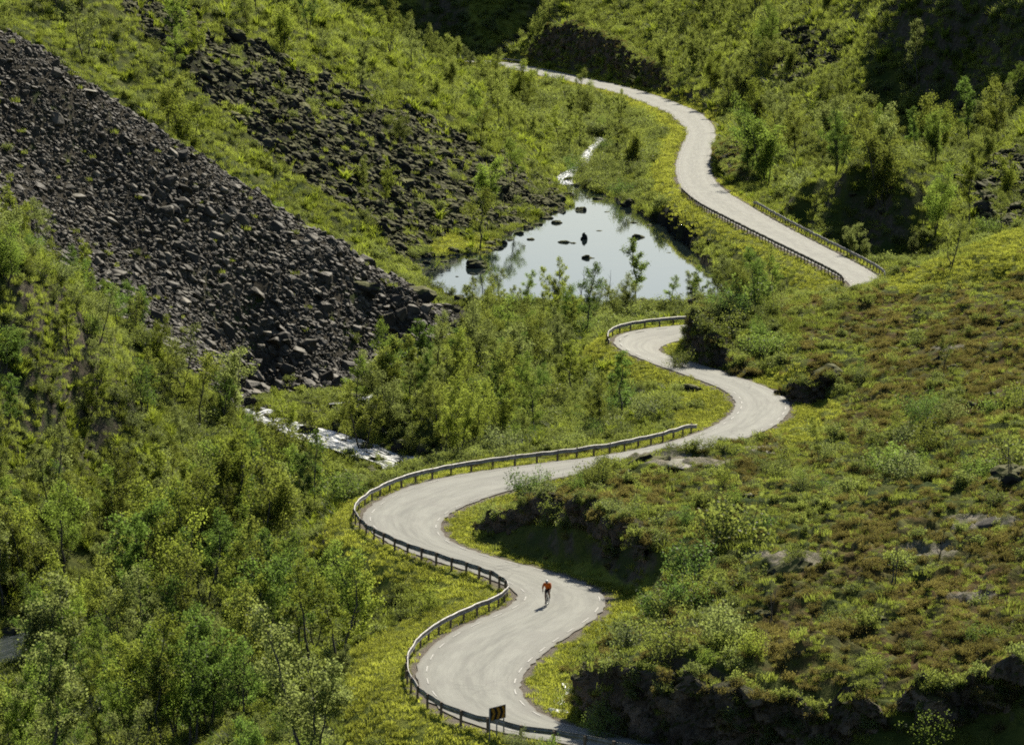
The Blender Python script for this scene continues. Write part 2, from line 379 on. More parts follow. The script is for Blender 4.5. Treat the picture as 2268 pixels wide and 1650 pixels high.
# ------------------------------------------------------------------ materials
MATS = {}
class NT_:
    def __init__(s, name):
        s.m = bpy.data.materials.new(name); s.m.use_nodes = True
        s.t = s.m.node_tree; s.t.nodes.clear()
        s.out = s.n('ShaderNodeOutputMaterial')
        MATS[name] = s.m
    def n(s, typ, **kw):
        nd = s.t.nodes.new(typ)
        for k, v in kw.items(): setattr(nd, k, v)
        return nd
    def set(s, sock, val):
        if val is None: return
        if hasattr(val, 'is_output'): s.t.links.new(val, sock)
        else:
            if isinstance(val, (tuple, list)) and len(val) == 3 and sock.type == 'RGBA': val = (*val, 1)
            sock.default_value = val
    def noise(s, scale, detail=4, rough=.55, vec=None, dist=0.0):
        nd = s.n('ShaderNodeTexNoise'); s.set(nd.inputs['Scale'], scale); s.set(nd.inputs['Detail'], detail); s.set(nd.inputs['Roughness'], rough); s.set(nd.inputs['Distortion'], dist)
        if vec is not None: s.set(nd.inputs['Vector'], vec)
        return nd.outputs['Fac']
    def mix(s, f, a, b, mode='MIX'):
        nd = s.n('ShaderNodeMix', data_type='RGBA', blend_type=mode)
        s.set(nd.inputs['Factor'], f); s.set(nd.inputs[6], a); s.set(nd.inputs[7], b)
        return nd.outputs[2]
    def math(s, op, a, b=None, c=None, clamp=False):
        nd = s.n('ShaderNodeMath', operation=op, use_clamp=clamp)
        s.set(nd.inputs[0], a); s.set(nd.inputs[1], b)
        if c is not None: s.set(nd.inputs[2], c)
        return nd.outputs[0]
    def ramp(s, f, lo, hi, a=0.0, b=1.0):
        nd = s.n('ShaderNodeMapRange', interpolation_type='SMOOTHSTEP'); s.set(nd.inputs[0], f); s.set(nd.inputs[1], lo); s.set(nd.inputs[2], hi); s.set(nd.inputs[3], a); s.set(nd.inputs[4], b)
        return nd.outputs[0]
    def attr(s, name, comp=None):
        nd = s.n('ShaderNodeAttribute'); nd.attribute_name = name
        if comp is None: return nd.outputs['Fac']
        if comp == 'a': return nd.outputs['Alpha']
        sp = s.n('ShaderNodeSeparateColor'); s.t.links.new(nd.outputs['Color'], sp.inputs[0])
        return sp.outputs['rgb'.index(comp)]
    def pos(s):
        return s.n('ShaderNodeNewGeometry').outputs['Position']
    def obj(s):
        return s.n('ShaderNodeTexCoord').outputs['Object']
    def scaled(s, vec, xyz):
        nd = s.n('ShaderNodeVectorMath', operation='MULTIPLY'); s.set(nd.inputs[0], vec); nd.inputs[1].default_value = xyz
        return nd.outputs[0]
    def nz(s):
        sp = s.n('ShaderNodeSeparateXYZ'); s.t.links.new(s.n('ShaderNodeNewGeometry').outputs['Normal'], sp.inputs[0])
        return sp.outputs[2]
    def bump(s, h, strength=.5, dist=.1):
        nd = s.n('ShaderNodeBump'); s.set(nd.inputs['Height'], h); nd.inputs['Strength'].default_value = strength; nd.inputs['Distance'].default_value = dist
        return nd.outputs[0]
    def bsdf(s, col, rough=.8, spec=.2, normal=None, metal=0.0, **kw):
        nd = s.n('ShaderNodeBsdfPrincipled'); s.set(nd.inputs['Base Color'], col); s.set(nd.inputs['Roughness'], rough); s.set(nd.inputs['Specular IOR Level'], spec); s.set(nd.inputs['Metallic'], metal)
        if normal is not None: s.set(nd.inputs['Normal'], normal)
        for k, v in kw.items(): s.set(nd.inputs[k.replace('_', ' ')], v)
        s.t.links.new(nd.outputs[0], s.out.inputs[0])
        return nd
def simple(name, col, rough=.7, spec=.3, metal=0.0, var=.25, scale=9.0):
    b = NT_(name)
    f = b.noise(scale, 4, vec=b.obj())
    c = b.mix(f, tuple(x * (1 - var) for x in col), tuple(min(1, x * (1 + var)) for x in col))
    b.bsdf(c, rough, spec, metal=metal)
    return b.m

# ground
b = NT_('ground_cover')
p = b.pos()
n1, n2, n3, n4 = b.noise(.09, 5, .6, p), b.noise(.45, 5, .6, p), b.noise(2.2, 5, .65, p), b.noise(9.0, 3, .6, p)
grass = b.mix(b.ramp(n1, .35, .65), (.032, .052, .011), (.066, .080, .018))
grass = b.mix(b.ramp(n2, .4, .7), grass, (.090, .098, .022))
grass = b.mix(b.ramp(n3, .52, .72), grass, (.03, .045, .012))
heath = b.mix(b.ramp(n2, .35, .65), (.105, .066, .024), (.084, .090, .027))
heath = b.mix(b.ramp(b.noise(.22, 4, .6, p), .5, .62), heath, (.115, .115, .030))
heath = b.mix(b.ramp(n3, .5, .7), heath, (.045, .040, .016))
col = b.mix(b.attr('zone_a', 'a'), grass, heath)
verge = b.mix(b.ramp(n2, .3, .7), (.13, .16, .024), (.21, .225, .040))
verge = b.mix(b.ramp(n3, .48, .74), verge, (.085, .10, .022))
col = b.mix(b.attr('zone_a', 'b'), col, verge)
vor = b.n('ShaderNodeTexVoronoi', feature='F1'); b.set(vor.inputs['Scale'], 1.7); b.set(vor.inputs['Vector'], p)
rk = b.mix(b.noise(5.0, 4, .7, p), (.026, .023, .015), (.075, .064, .043))
rk = b.mix(b.ramp(n3, .4, .7), rk, (.04, .037, .031))
col = b.mix(b.attr('zone_a', 'r'), col, rk)
moss = b.mix(b.ramp(n3, .45, .6), (.017, .018, .016), (.055, .062, .018))
col = b.mix(b.attr('zone_a', 'g'), col, moss)
cliff = b.mix(b.ramp(n3, .35, .7), (.060, .050, .036), (.13, .108, .078))
cliff = b.mix(b.ramp(n2, .38, .56), (.048, .062, .020), cliff)
steep = b.math('ADD', b.math('MULTIPLY', n2, .25), b.nz())
col = b.mix(b.ramp(steep, .70, .84, 1, 0), col, cliff)
col = b.mix(b.attr('zone_b', 'r'), col, b.mix(n4, (.10, .08, .06), (.20, .18, .15)))
col = b.mix(b.attr('zone_b', 'g'), col, (.035, .033, .026))
col = b.mix(b.attr('zone_b', 'b'), col, b.mix(b.ramp(n3, .4, .65), (.24, .215, .17), (.11, .11, .06)))
h = b.math('ADD', b.math('MULTIPLY', n3, .7), b.math('MULTIPLY', n4, .35))
b.bsdf(col, 1.0, .05, b.bump(h, .8, .35))

# road
b = NT_('asphalt')
p = b.pos()
ac = b.attr('across')
w1 = b.math('ABSOLUTE', b.math('SUBTRACT', b.math('ABSOLUTE', ac), .47))
trk = b.ramp(w1, .0, .30, 1, 0)
al = b.n('ShaderNodeCombineXYZ'); b.set(al.inputs[0], b.math('MULTIPLY', ac, 3.2)); b.set(al.inputs[1], b.math('MULTIPLY', b.attr('along'), .10))
streak = b.noise(2.2, 5, .65, al.outputs[0])
al2 = b.n('ShaderNodeCombineXYZ'); b.set(al2.inputs[0], b.math('MULTIPLY', ac, 14.0)); b.set(al2.inputs[1], b.math('MULTIPLY', b.attr('along'), .16))
fine = b.noise(1.6, 5, .7, al2.outputs[0])
pat = b.noise(.28, 5, .65, p)
col = b.mix(b.ramp(streak, .3, .7), (.148, .149, .130), (.238, .240, .206))
col = b.mix(b.math('MULTIPLY', trk, .4), col, (.272, .272, .238))
col = b.mix(b.ramp(fine, .54, .72, 0, .6), col, (.14, .137, .122))
col = b.mix(b.ramp(pat, .48, .68, 0, .55), col, (.175, .17, .152))
col = b.mix(b.ramp(b.math('ABSOLUTE', ac), .62, .95, 0, .35), col, (.16, .15, .13))
cr = b.n('ShaderNodeTexVoronoi', feature='DISTANCE_TO_EDGE'); b.set(cr.inputs['Scale'], .22); b.set(cr.inputs['Vector'], b.n('ShaderNodeVectorMath', operation='ADD').outputs[0])
va = cr.inputs['Vector'].links[0].from_node; b.set(va.inputs[0], p)
cn = b.n('ShaderNodeTexNoise'); b.set(cn.inputs['Scale'], .7); b.set(cn.inputs['Detail'], 4); b.set(cn.inputs['Vector'], p)
b.set(va.inputs[1], b.scaled(cn.outputs['Color'], (2.6, 2.6, 0)))
crack = b.math('MULTIPLY', b.ramp(cr.outputs['Distance'], .004, .014, 1, 0), b.ramp(b.noise(.06, 2, .5, p), .47, .58))
col = b.mix(b.math('MULTIPLY', crack, .55), col, (.06, .058, .054))
edge = b.ramp(b.math('ABSOLUTE', ac), .93, 1.0)
col = b.mix(b.math('MULTIPLY', edge, b.ramp(n := b.noise(1.2, 4, .6, p), .35, .6)), col, (.14, .125, .10))
grit = b.noise(30, 2, .6, p)
b.bsdf(col, .8, .25, b.bump(grit, .25, .02))
b = NT_('road_paint')
wear = b.ramp(b.noise(5.0, 5, .7, b.pos()), .42, .66)
b.bsdf(b.mix(wear, (.25, .243, .215), (.47, .46, .425)), .6, .3)

# water
b = NT_('pond_water')
p = b.pos()
wv = b.math('ADD', b.math('MULTIPLY', b.noise(1.1, 3, .5, b.scaled(p, (1, .5, 1))), .6), b.math('MULTIPLY', b.noise(.12, 2, .5, p), 1.4))
b.bsdf((.012, .020, .020), .03, .5, b.bump(wv, .16, .03), IOR=1.333)
b = NT_('stream_water')
p = b.pos()
fl = b.n('ShaderNodeCombineXYZ'); b.set(fl.inputs[0], b.math('MULTIPLY', b.attr('across'), 2.6)); b.set(fl.inputs[1], b.math('MULTIPLY', b.attr('along'), .30))
wv = b.noise(1.6, 6, .68, fl.outputs[0], .7)
foam = b.ramp(wv, .43, .60)  # white streaks: foam together with sun glitter painted into the colour
foam = b.math('MULTIPLY', foam, b.attr('foam'))
b.bsdf(b.mix(foam, (.03, .04, .042), (.82, .83, .83)), b.math('MULTIPLY_ADD', foam, .4, .10), .5, b.bump(b.noise(2.2, 4, .6, p), .6, .16), IOR=1.333)

# rock
def rock(name, lo, hi, moss, mosscol=(.075, .08, .022)):
    b = NT_(name)
    o = b.n('ShaderNodeObjectInfo')
    p = b.obj()
    n1, n2 = b.noise(1.3, 5, .65, p), b.noise(6, 4, .7, p)
    c = b.mix(b.ramp(n1, .3, .7), lo, hi)
    c = b.mix(b.math('MULTIPLY', o.outputs['Random'], .75), c, tuple(x * y for x, y in zip(lo, (.75, .72, .70))))
    c = b.mix(b.ramp(o.outputs['Random'], .90, .97, 0, .7), c, tuple(min(.5, x * 1.7) for x in hi))
    c = b.mix(b.ramp(n2, .55, .75, 0, .5), c, tuple(x * .5 for x in lo))
    if moss > 0:
        f = b.math('MULTIPLY', b.ramp(b.math('ADD', b.nz(), b.math('MULTIPLY', n2, .5)), 1.25 - moss * .7, 1.4 - moss * .7), 1.0)
        c = b.mix(f, c, mosscol)
    c = b.mix(1.0, c, o.outputs['Color'], 'MULTIPLY')
    b.bsdf(c, .7 if moss < .2 else .85, .24 if moss < .2 else .12, b.bump(b.math('ADD', n1, n2), .5, .12))
    return b.m
rock('grey_rock', (.042, .036, .024), (.135, .114, .078), .08, (.06, .062, .02))
rock('mossy_rock', (.020, .020, .017), (.050, .047, .040), .66, (.105, .105, .030))
rock('wet_rock', (.026, .026, .023), (.06, .057, .05), .52, (.085, .09, .022))
rock('pale_glint_rock', (.16, .145, .12), (.33, .30, .25), .12)  # pale stone, also the painted sun glint of the scree crest slabs
b = NT_('cliff_rock')
p = b.pos()
n1, n2, n3 = b.noise(.35, 5, .65, p), b.noise(1.6, 5, .7, p), b.noise(6, 4, .7, p)
cl = b.n('ShaderNodeTexVoronoi', feature='F1'); b.set(cl.inputs['Scale'], 1.1); b.set(cl.inputs['Vector'], b.scaled(p, (1, 1, 1.2)))
c = b.mix(b.ramp(n1, .35, .65), (.11, .088, .064), (.27, .20, .14))
c = b.mix(b.math('MULTIPLY', b.ramp(n2, .4, .7), .7), c, (.12, .118, .108))
clg = b.n('ShaderNodeSeparateColor'); b.t.links.new(cl.outputs['Color'], clg.inputs[0])
c = b.mix(b.ramp(clg.outputs[0], .2, .9, 0, .55), c, (.040, .034, .028))
c = b.mix(b.ramp(n3, .5, .72, 0, .8), c, (.036, .030, .024))
c = b.mix(b.ramp(b.math('ADD', b.nz(), b.math('MULTIPLY', n2, .5)), .78, .98), c, b.mix(b.ramp(n3, .4, .6), (.075, .085, .022), (.05, .04, .02)))
b.bsdf(c, .9, .12, b.bump(b.math('ADD', n2, n3), 1.0, .35))

# plants
def leaf(name, lo, hi, trans, tint=1.0, gloss=.05, tf=.5):
    b = NT_(name)
    o = b.n('ShaderNodeObjectInfo')
    tone = b.attr('tone')
    f = b.math('ADD', b.math('MULTIPLY', tone, .50), b.math('MULTIPLY', o.outputs['Random'], .50))
    f = b.math('MULTIPLY_ADD', b.ramp(b.noise(.16, 3, .6, b.scaled(b.pos(), (1, .6, 1))), .35, .65, -.34, .38), 1.0, f, clamp=True)
    c = b.mix(f, lo, hi)
    tc = b.mix(f, tuple(x * .46 for x in trans), trans)
    c = b.mix(1.0, c, o.outputs['Color'], 'MULTIPLY')
    tc = b.mix(1.0, tc, o.outputs['Color'], 'MULTIPLY')
    d = b.n('ShaderNodeBsdfDiffuse'); b.set(d.inputs[0], c)
    t = b.n('ShaderNodeBsdfTranslucent'); b.set(t.inputs[0], tc)
    g = b.n('ShaderNodeBsdfGlossy'); b.set(g.inputs[0], (.9, .9, .85)); b.set(g.inputs[1], .5)
    m1 = b.n('ShaderNodeMixShader'); b.set(m1.inputs[0], tf); b.t.links.new(d.outputs[0], m1.inputs[1]); b.t.links.new(t.outputs[0], m1.inputs[2])
    m2 = b.n('ShaderNodeMixShader'); b.set(m2.inputs[0], gloss); b.t.links.new(m1.outputs[0], m2.inputs[1]); b.t.links.new(g.outputs[0], m2.inputs[2])
    b.t.links.new(m2.outputs[0], b.out.inputs[0])
    return b.m
leaf('birch_leaf', (.034, .056, .012), (.085, .105, .022), (.385, .46, .095), gloss=.012, tf=.58)
leaf('willow_leaf', (.042, .066, .020), (.09, .115, .04), (.37, .45, .105), gloss=.022)
leaf('grass_blade', (.060, .080, .016), (.135, .140, .030), (.465, .56, .088), gloss=.01)
leaf('verge_blade', (.11, .13, .020), (.18, .19, .036), (.58, .63, .085), gloss=.01)
leaf('heath_leaf', (.050, .050, .017), (.100, .084, .030), (.34, .30, .078), gloss=.008)
leaf('herb_leaf', (.045, .075, .012), (.085, .125, .022), (.42, .52, .055), gloss=.01)
b = NT_('bark')
n1 = b.noise(3.0, 4, .6, b.scaled(b.obj(), (6, 6, 1.5)))
b.bsdf(b.mix(b.ramp(n1, .35, .65), (.040, .033, .026), (.15, .135, .115)), .9, .15)
b = NT_('dead_wood')
b.bsdf(b.mix(b.noise(4, 3, .6, b.obj()), (.07, .06, .05), (.19, .17, .15)), .9, .15)

# made things
b = NT_('galvanised_steel')
n1 = b.noise(2.5, 5, .6, b.pos())
b.bsdf(b.mix(b.ramp(n1, .35, .65), (.13, .125, .115), (.27, .265, .25)), .55, .4, metal=.35)
simple('rail_post', (.17, .125, .085), .8, .2)
simple('sign_black', (.008, .008, .009), .6, .2)
simple('sign_yellow', (.33, .165, .008), .55, .3)
simple('sign_back', (.20, .20, .20), .55, .4)
simple('skin', (.34, .19, .12), .6, .3, var=.1)
simple('orange_fabric', (.62, .13, .012), .8, .2, var=.12)
simple('black_fabric', (.012, .011, .014), .8, .2)
simple('white_shell', (.82, .82, .80), .35, .5, var=.04)
simple('dark_lens', (.02, .02, .025), .15, .6)
simple('bike_frame', (.05, .055, .06), .3, .5)
simple('rubber', (.015, .015, .015), .85, .2)
simple('bike_metal', (.35, .36, .37), .35, .5, metal=.8)
simple('red_bag', (.25, .02, .03), .7, .3)

# ------------------------------------------------------------------ mesh helpers
def np_mesh(name, V, F, mats=(), midx=None, smooth_=False, attrs=None, F3=None):
    me = bpy.data.meshes.new(name)
    V = np.asarray(V, np.float32)
    me.vertices.add(len(V)); me.vertices.foreach_set('co', V.ravel())
    F = np.asarray(F, np.int32).reshape(-1, 4) if F is not None and len(F) else np.zeros((0, 4), np.int32)
    T = np.asarray(F3, np.int32).reshape(-1, 3) if F3 is not None and len(F3) else np.zeros((0, 3), np.int32)
    nl = F.size + T.size
    me.loops.add(nl); me.loops.foreach_set('vertex_index', np.concatenate([F.ravel(), T.ravel()]))
    me.polygons.add(len(F) + len(T))
    me.polygons.foreach_set('loop_start', np.concatenate([np.arange(0, F.size, 4), F.size + np.arange(0, T.size, 3)]).astype(np.int32))
    for m in mats: me.materials.append(MATS[m])
    if midx is not None: me.polygons.foreach_set('material_index', np.asarray(midx, np.int32))
    me.polygons.foreach_set('use_smooth', np.full(len(F) + len(T), smooth_))
    for k, v in (attrs or {}).items():
        v = np.asarray(v, np.float32)
        if v.ndim == 1:
            a = me.attributes.new(k, 'FLOAT', 'POINT'); a.data.foreach_set('value', v)
        else:
            a = me.attributes.new(k, 'FLOAT_COLOR', 'POINT'); a.data.foreach_set('color', v.ravel())
    me.update(calc_edges=True)
    me.validate()
    return me
def link(name, me, parent=None, **props):
    o = bpy.data.objects.new(name, me)
    COL.objects.link(o)
    if parent is not None: o.parent = parent
    for k, v in props.items(): o[k] = v
    return o
def thing(name, label, cat, loc=(0, 0, 0), rz=0.0, group=None, me=None):
    o = bpy.data.objects.new(name, me)
    COL.objects.link(o)
    o.location = loc; o.rotation_euler = (0, 0, rz)
    o['label'] = label; o['category'] = cat
    if group: o['group'] = group
    if me is None: o.empty_display_size = .3
    return o
def grid_faces(nu, nv):
    i = np.arange(nu * nv).reshape(nu, nv)
    return np.stack([i[:-1, :-1], i[1:, :-1], i[1:, 1:], i[:-1, 1:]], -1).reshape(-1, 4)
class MB:
    def __init__(s): s.v, s.f, s.t, s.n = [], [], [], 0
    def add(s, V, F, T=None):
        V = np.asarray(V, float)
        if F is not None and len(F): s.f.append(np.asarray(F, int) + s.n)
        if T is not None and len(T): s.t.append(np.asarray(T, int) + s.n)
        s.v.append(V); s.n += len(V)
    def tube(s, pts, rad, k=5, cap=True):
        pts = np.asarray(pts, float); m = len(pts)
        rad = np.broadcast_to(np.asarray(rad, float), (m,))
        tg = np.gradient(pts, axis=0); tg /= np.linalg.norm(tg, axis=1)[:, None] + 1e-9
        ref = np.array([1., 0, 0]) if abs(tg[0, 0]) < .8 else np.array([0, 1., 0])
        a = np.cross(tg, ref); a /= np.linalg.norm(a, axis=1)[:, None] + 1e-9
        c = np.cross(tg, a)
        th = np.linspace(0, 2 * PI, k, endpoint=False)
        V = pts[:, None] + rad[:, None, None] * (np.cos(th)[None, :, None] * a[:, None] + np.sin(th)[None, :, None] * c[:, None])
        i = np.arange(m * k).reshape(m, k); j = np.roll(i, -1, 1)
        F = np.stack([i[:-1], j[:-1], j[1:], i[1:]], -1).reshape(-1, 4)
        V = V.reshape(-1, 3); T = None
        if cap:
            V = np.vstack([V, pts[0], pts[-1]]); e = m * k
            T = [(e, i[0][(q + 1) % k], i[0][q]) for q in range(k)] + [(e + 1, i[-1][q], i[-1][(q + 1) % k]) for q in range(k)]
        s.add(V, F, T)
    def box(s, c, d, M=None):
        q = np.array([(x, y, z) for x in (-.5, .5) for y in (-.5, .5) for z in (-.5, .5)]) * np.asarray(d)
        if M is not None: q = q @ np.asarray(M).T
        s.add(q + np.asarray(c), [(0, 1, 3, 2), (4, 6, 7, 5), (0, 4, 5, 1), (2, 3, 7, 6), (0, 2, 6, 4), (1, 5, 7, 3)])
    def ring(s, c, R, r, ax, k=28, q=6):
        """torus about axis AX"""
        ax = np.asarray(ax, float); ax /= np.linalg.norm(ax)
        a = np.cross(ax, [0, 0, 1.]); a /= np.linalg.norm(a); b_ = np.cross(ax, a)
        th = np.linspace(0, 2 * PI, k, endpoint=False); ph = np.linspace(0, 2 * PI, q, endpoint=False)
        e = np.cos(th)[:, None] * a + np.sin(th)[:, None] * b_
        V = np.asarray(c) + e[:, None] * (R + r * np.cos(ph))[None, :, None] + ax * (r * np.sin(ph))[None, :, None]
        i = np.arange(k * q).reshape(k, q)
        F = np.stack([i, np.roll(i, -1, 0), np.roll(np.roll(i, -1, 0), -1, 1), np.roll(i, -1, 1)], -1).reshape(-1, 4)
        s.add(V.reshape(-1, 3), F)
    def mesh(s, name, mats, smooth_=False, **kw):
        return np_mesh(name, np.vstack(s.v), np.vstack(s.f) if s.f else None, mats, F3=np.vstack(s.t) if s.t else None, smooth_=smooth_, **kw)

# ------------------------------------------------------------------ ground, road, water
mk = np.zeros((NU, NT, 4), np.float32)
mk[..., 0] = m_scree1
mk[..., 1] = np.maximum(m_scree2, m_scree3)
vw = np.where(side > 0, 2.6, 3.8) + n_big * 1.2 + n_mid * .5
m_verge = (1 - sstep(vw * .7, vw * 1.15, redge)) * (redge < 90)
# the mown bank beside the near bends and the grassy embankments
m_verge = np.maximum(m_verge, zone([(770,1600),(790,1440),(900,1370),(1130,1300),(1100,1345),(940,1420),(890,1520),(900,1600),(980,1640),(780,1660)], 200, 300, 16))
m_verge = np.maximum(m_verge, zone([(700,1150),(800,1090),(800,1180),(1100,1290),(1000,1330),(820,1240)], 240, 320, 20) * .8)
m_verge = np.maximum(m_verge, zone([(1480,960),(1520,870),(1625,890),(1560,945)], 320, 380, 12) * .8)
m_verge = np.maximum(m_verge, zone([(1740,1000),(1760,880),(1880,900),(1800,985)], 290, 380, 14) * .9)
m_verge = np.maximum(m_verge, zone([(1470,260),(1510,280),(1490,420),(1560,490),(1740,580),(1860,650),(1800,650),(1600,540),(1480,450),(1455,340)], 440, 760, 12) * .8)
m_verge = np.maximum(m_verge, zone([(1960,620),(2100,560),(2280,500),(2280,610),(2000,650)], 380, 430, 16) * .9)
m_verge = np.maximum(m_verge, zone([(940,540),(1000,515),(1090,525),(1100,552),(960,565)], 480, 560, 6))
mk[..., 2] = np.maximum(np.clip(m_verge, 0, 1), m_wall * .75)  # far wall brightened with verge green, standing in for hazy light
hz = zone([(1700,650),(2000,640),(2600,600),(2600,900),(1900,960),(1780,900),(1800,800)], 300, 425, 20)
hz = np.maximum(hz, zone([(1640,1420),(1760,1240),(1900,1120),(2268,1080),(2700,1000),(2700,1550),(2000,1560),(1660,1480)], 200, 280, 30))
hz = np.maximum(hz, zone([(1180,1120),(1300,1050),(1700,1020),(1660,1100),(1250,1170)], 250, 310, 20) * .6)
m_heath = np.clip(hz * sstep(-.6, .2, fbm(X / 5.0, Y / 16.0, 4, 91)), 0, 1)
mk[..., 3] = m_heath
mb_ = np.zeros((NU, NT, 4), np.float32)
mb_[..., 0] = (1 - sstep(.25, 1.05 + n_mid * .7, redge)) * (redge < 90)
mb_[..., 1] = np.maximum(np.maximum(1 - sstep(.1, .9, sd), 1 - sstep(2.6, 3.6, swd)), 1 - sstep(2.0, 3.2, uwd))
m_bare = np.zeros_like(Z)
for u, v, ru, rv in [(1520,1018,150,11),(1440,1008,70,10),(1700,992,60,7),(2150,1318,90,9),(2180,1155,90,18),(2060,1215,70,16),(1740,1240,90,26),(2240,1030,60,30),(2100,770,60,6),(1340,1020,50,8)]:
    e = ((UG - u) / ru) ** 2 + ((VG - v) / rv) ** 2 + n_mid * .7 + n_fine * .3
    m_bare = np.maximum(m_bare, (1 - sstep(.5, 1.0, e)) * (np.abs(UG - u) < ru * 2) * (Y < 430) * VIS)
mb_[..., 2] = m_bare
mb_[..., 3] = 1
terrain = link('hillside', np_mesh('hillside', np.stack([X, Y, Z], -1).reshape(-1, 3), grid_faces(NU, NT), ['ground_cover'], smooth_=True,
               attrs={'zone_a': mk.reshape(-1, 4), 'zone_b': mb_.reshape(-1, 4)}), kind='structure')
# land beyond the modelled valley, far below and all round, so that nothing ends in mid-air
far = np.array([(-6000, -2000, -40), (6000, -2000, -40), (6000, 9000, -40), (-6000, 9000, -40)], float)
link('ground', np_mesh('ground', far, [(0, 1, 2, 3)], ['ground_cover'], attrs={'zone_a': np.zeros((4, 4)), 'zone_b': np.zeros((4, 4))}), kind='structure')

# road surface
nr, na = len(RC), 13
q = np.linspace(-1, 1, na)
wq = np.where(q[None] < 0, wl[:, None], wr[:, None])
rx = RC[:, None, 0] + nrm[:, None, 0] * q[None] * wq
ry = RC[:, None, 1] + nrm[:, None, 1] * q[None] * wq
rzv = np.where(q[None] < 0, RZL[:, None] * -q[None], RZR[:, None] * q[None]) * 1.0 + (1 - np.abs(q))[None] * ((RZL + RZR) / 2)[:, None] + .02 * (1 - q[None] ** 2)
edge_w = fbm(np.arange(nr) * .9, np.zeros(nr), 3, 4) * .16
rx[:, 0] -= nrm[:, 0] * edge_w; ry[:, 0] -= nrm[:, 1] * edge_w
rx[:, -1] += nrm[:, 0] * edge_w[::-1]; ry[:, -1] += nrm[:, 1] * edge_w[::-1]
link('road', np_mesh('road', np.stack([rx, ry, rzv], -1).reshape(-1, 3), grid_faces(nr, na)[:, ::-1], ['asphalt'], smooth_=True,
     attrs={'across': np.tile(q, nr), 'along': np.repeat(RS, na)}), kind='structure')
def road_pt(s, off):
    """a point of the road at arc length S, OFF from -1 (left edge) to 1, or metres outside: ('l'|'r', m inside the edge)"""
    f = np.interp(s, RS, np.arange(nr)); i = int(min(f, nr - 2)); t = f - i
    c = RC[i] * (1 - t) + RC[i + 1] * t
    nn = nrm[i] * (1 - t) + nrm[i + 1] * t; nn = nn / np.hypot(*nn)
    d = (-(np.interp(s, RS, wl) - off[1])) if off[0] == 'l' else (np.interp(s, RS, wr) - off[1])
    z = np.interp(s, RS, RZL if off[0] == 'l' else RZR)
    return np.array([c[0] + nn[0] * d, c[1] + nn[1] * d, z])
mb = MB()
for sd_, ins in (('r', .30), ('l', .50)):
    s = 2.0
    while s < RS[-1] - 4:
        k = 5; ss = np.linspace(s, s + 1.5, k)
        V = np.vstack([[road_pt(a, (sd_, ins + .08)) for a in ss], [road_pt(a, (sd_, ins)) for a in ss]]); V[:, 2] += .026
        F = [(i, i + 1, k + i + 1, k + i) for i in range(k - 1)]
        if sd_ == 'l': F = [f[::-1] for f in F]
        mb.add(V, F)
        s += 3.3
link('road_marking', mb.mesh('road_marking', ['road_paint']), kind='structure')

# pond and streams
pw = catmull(np.vstack([POND_W, POND_W[:1]]), 2.0)[:-1]
cen = pw.mean(0)
gx_ = np.linspace(POND_W[:, 0].min() - 2.5, POND_W[:, 0].max() + 2.5, 40); gy_ = np.linspace(POND_W[:, 1].min() - 6, POND_W[:, 1].max() + 6, 60)
GX, GY = np.meshgrid(gx_, gy_, indexing='ij')
PWA = np.vstack([POND_W, POND_W[:1]])
pw = catmull(PWA, 2.0)[:-1]
tp = np.roll(pw, -1, 0) - np.roll(pw, 1, 0); tp /= np.hypot(tp[:, 0], tp[:, 1])[:, None]
sg = np.sign(((pw - np.roll(pw, 1, 0))[:, 0] * (pw + np.roll(pw, 1, 0))[:, 1]).sum())
nn_ = np.stack([-tp[:, 1], tp[:, 0]], 1) * sg
pw = pw + nn_ * 1.3
me = bpy.data.meshes.new('pond_water')
me.from_pydata([(x, y, POND_Z) for x, y in pw], [], [list(range(len(pw)))]); me.materials.append(MATS['pond_water'])
if me.polygons[0].normal.z < 0: me.flip_normals()
link('pond_water', me, kind='structure')
def stream(name, line, width, foam):
    t_ = np.gradient(line[:, :2], axis=0); t_ /= np.hypot(t_[:, 0], t_[:, 1])[:, None] + 1e-9
    nn = np.stack([t_[:, 1], -t_[:, 0]], 1)
    k = 15; q = np.linspace(-1, 1, k)
    V = np.zeros((len(line), k, 3))
    V[..., :2] = line[:, None, :2] + nn[:, None] * (q[None] * width[:, None])[..., None]
    V[..., 2] = line[:, None, 2] + fbm(V[..., 0] * .9, V[..., 1] * .5, 3, 61) * .10 * np.clip(foam, .2, 1)[:, None]
    return link(name, np_mesh(name, V.reshape(-1, 3), grid_faces(len(line), k)[:, ::-1], ['stream_water'], smooth_=True, attrs={'foam': np.repeat(foam, k), 'across': (q[None] * width[:, None]).ravel(), 'along': np.repeat(np.arange(len(line)) * 1.0, k)}), kind='structure')
ns = len(SW); ii = np.arange(ns)
wp = np.interp(ii / ns, *WPROF)
fo = np.interp(ii / ns, [0, _b[0] - .05, _b[0], _b[2] + .02, _b[2] + .08, 1], [.5, .6, 1, 1, .1, .03])
k0 = int(_b[1] * ns) - 4
stream('stream', SW[k0:], (2.6 * wp)[k0:], fo[k0:])
for q_ in (STREAM[1], STREAM[2], STREAM[3]):
    kk = int(((SW[:, 0] - q_[0]) ** 2 + (SW[:, 1] - q_[1]) ** 2).argmin())
    stream('stream', SW[kk - 4:kk + 5], 1.3 * np.sin(np.linspace(.3, PI - .3, 9)), np.full(9, 1.0))
stream('stream', UW, np.full(len(UW), 1.3), np.full(len(UW), 1.0))
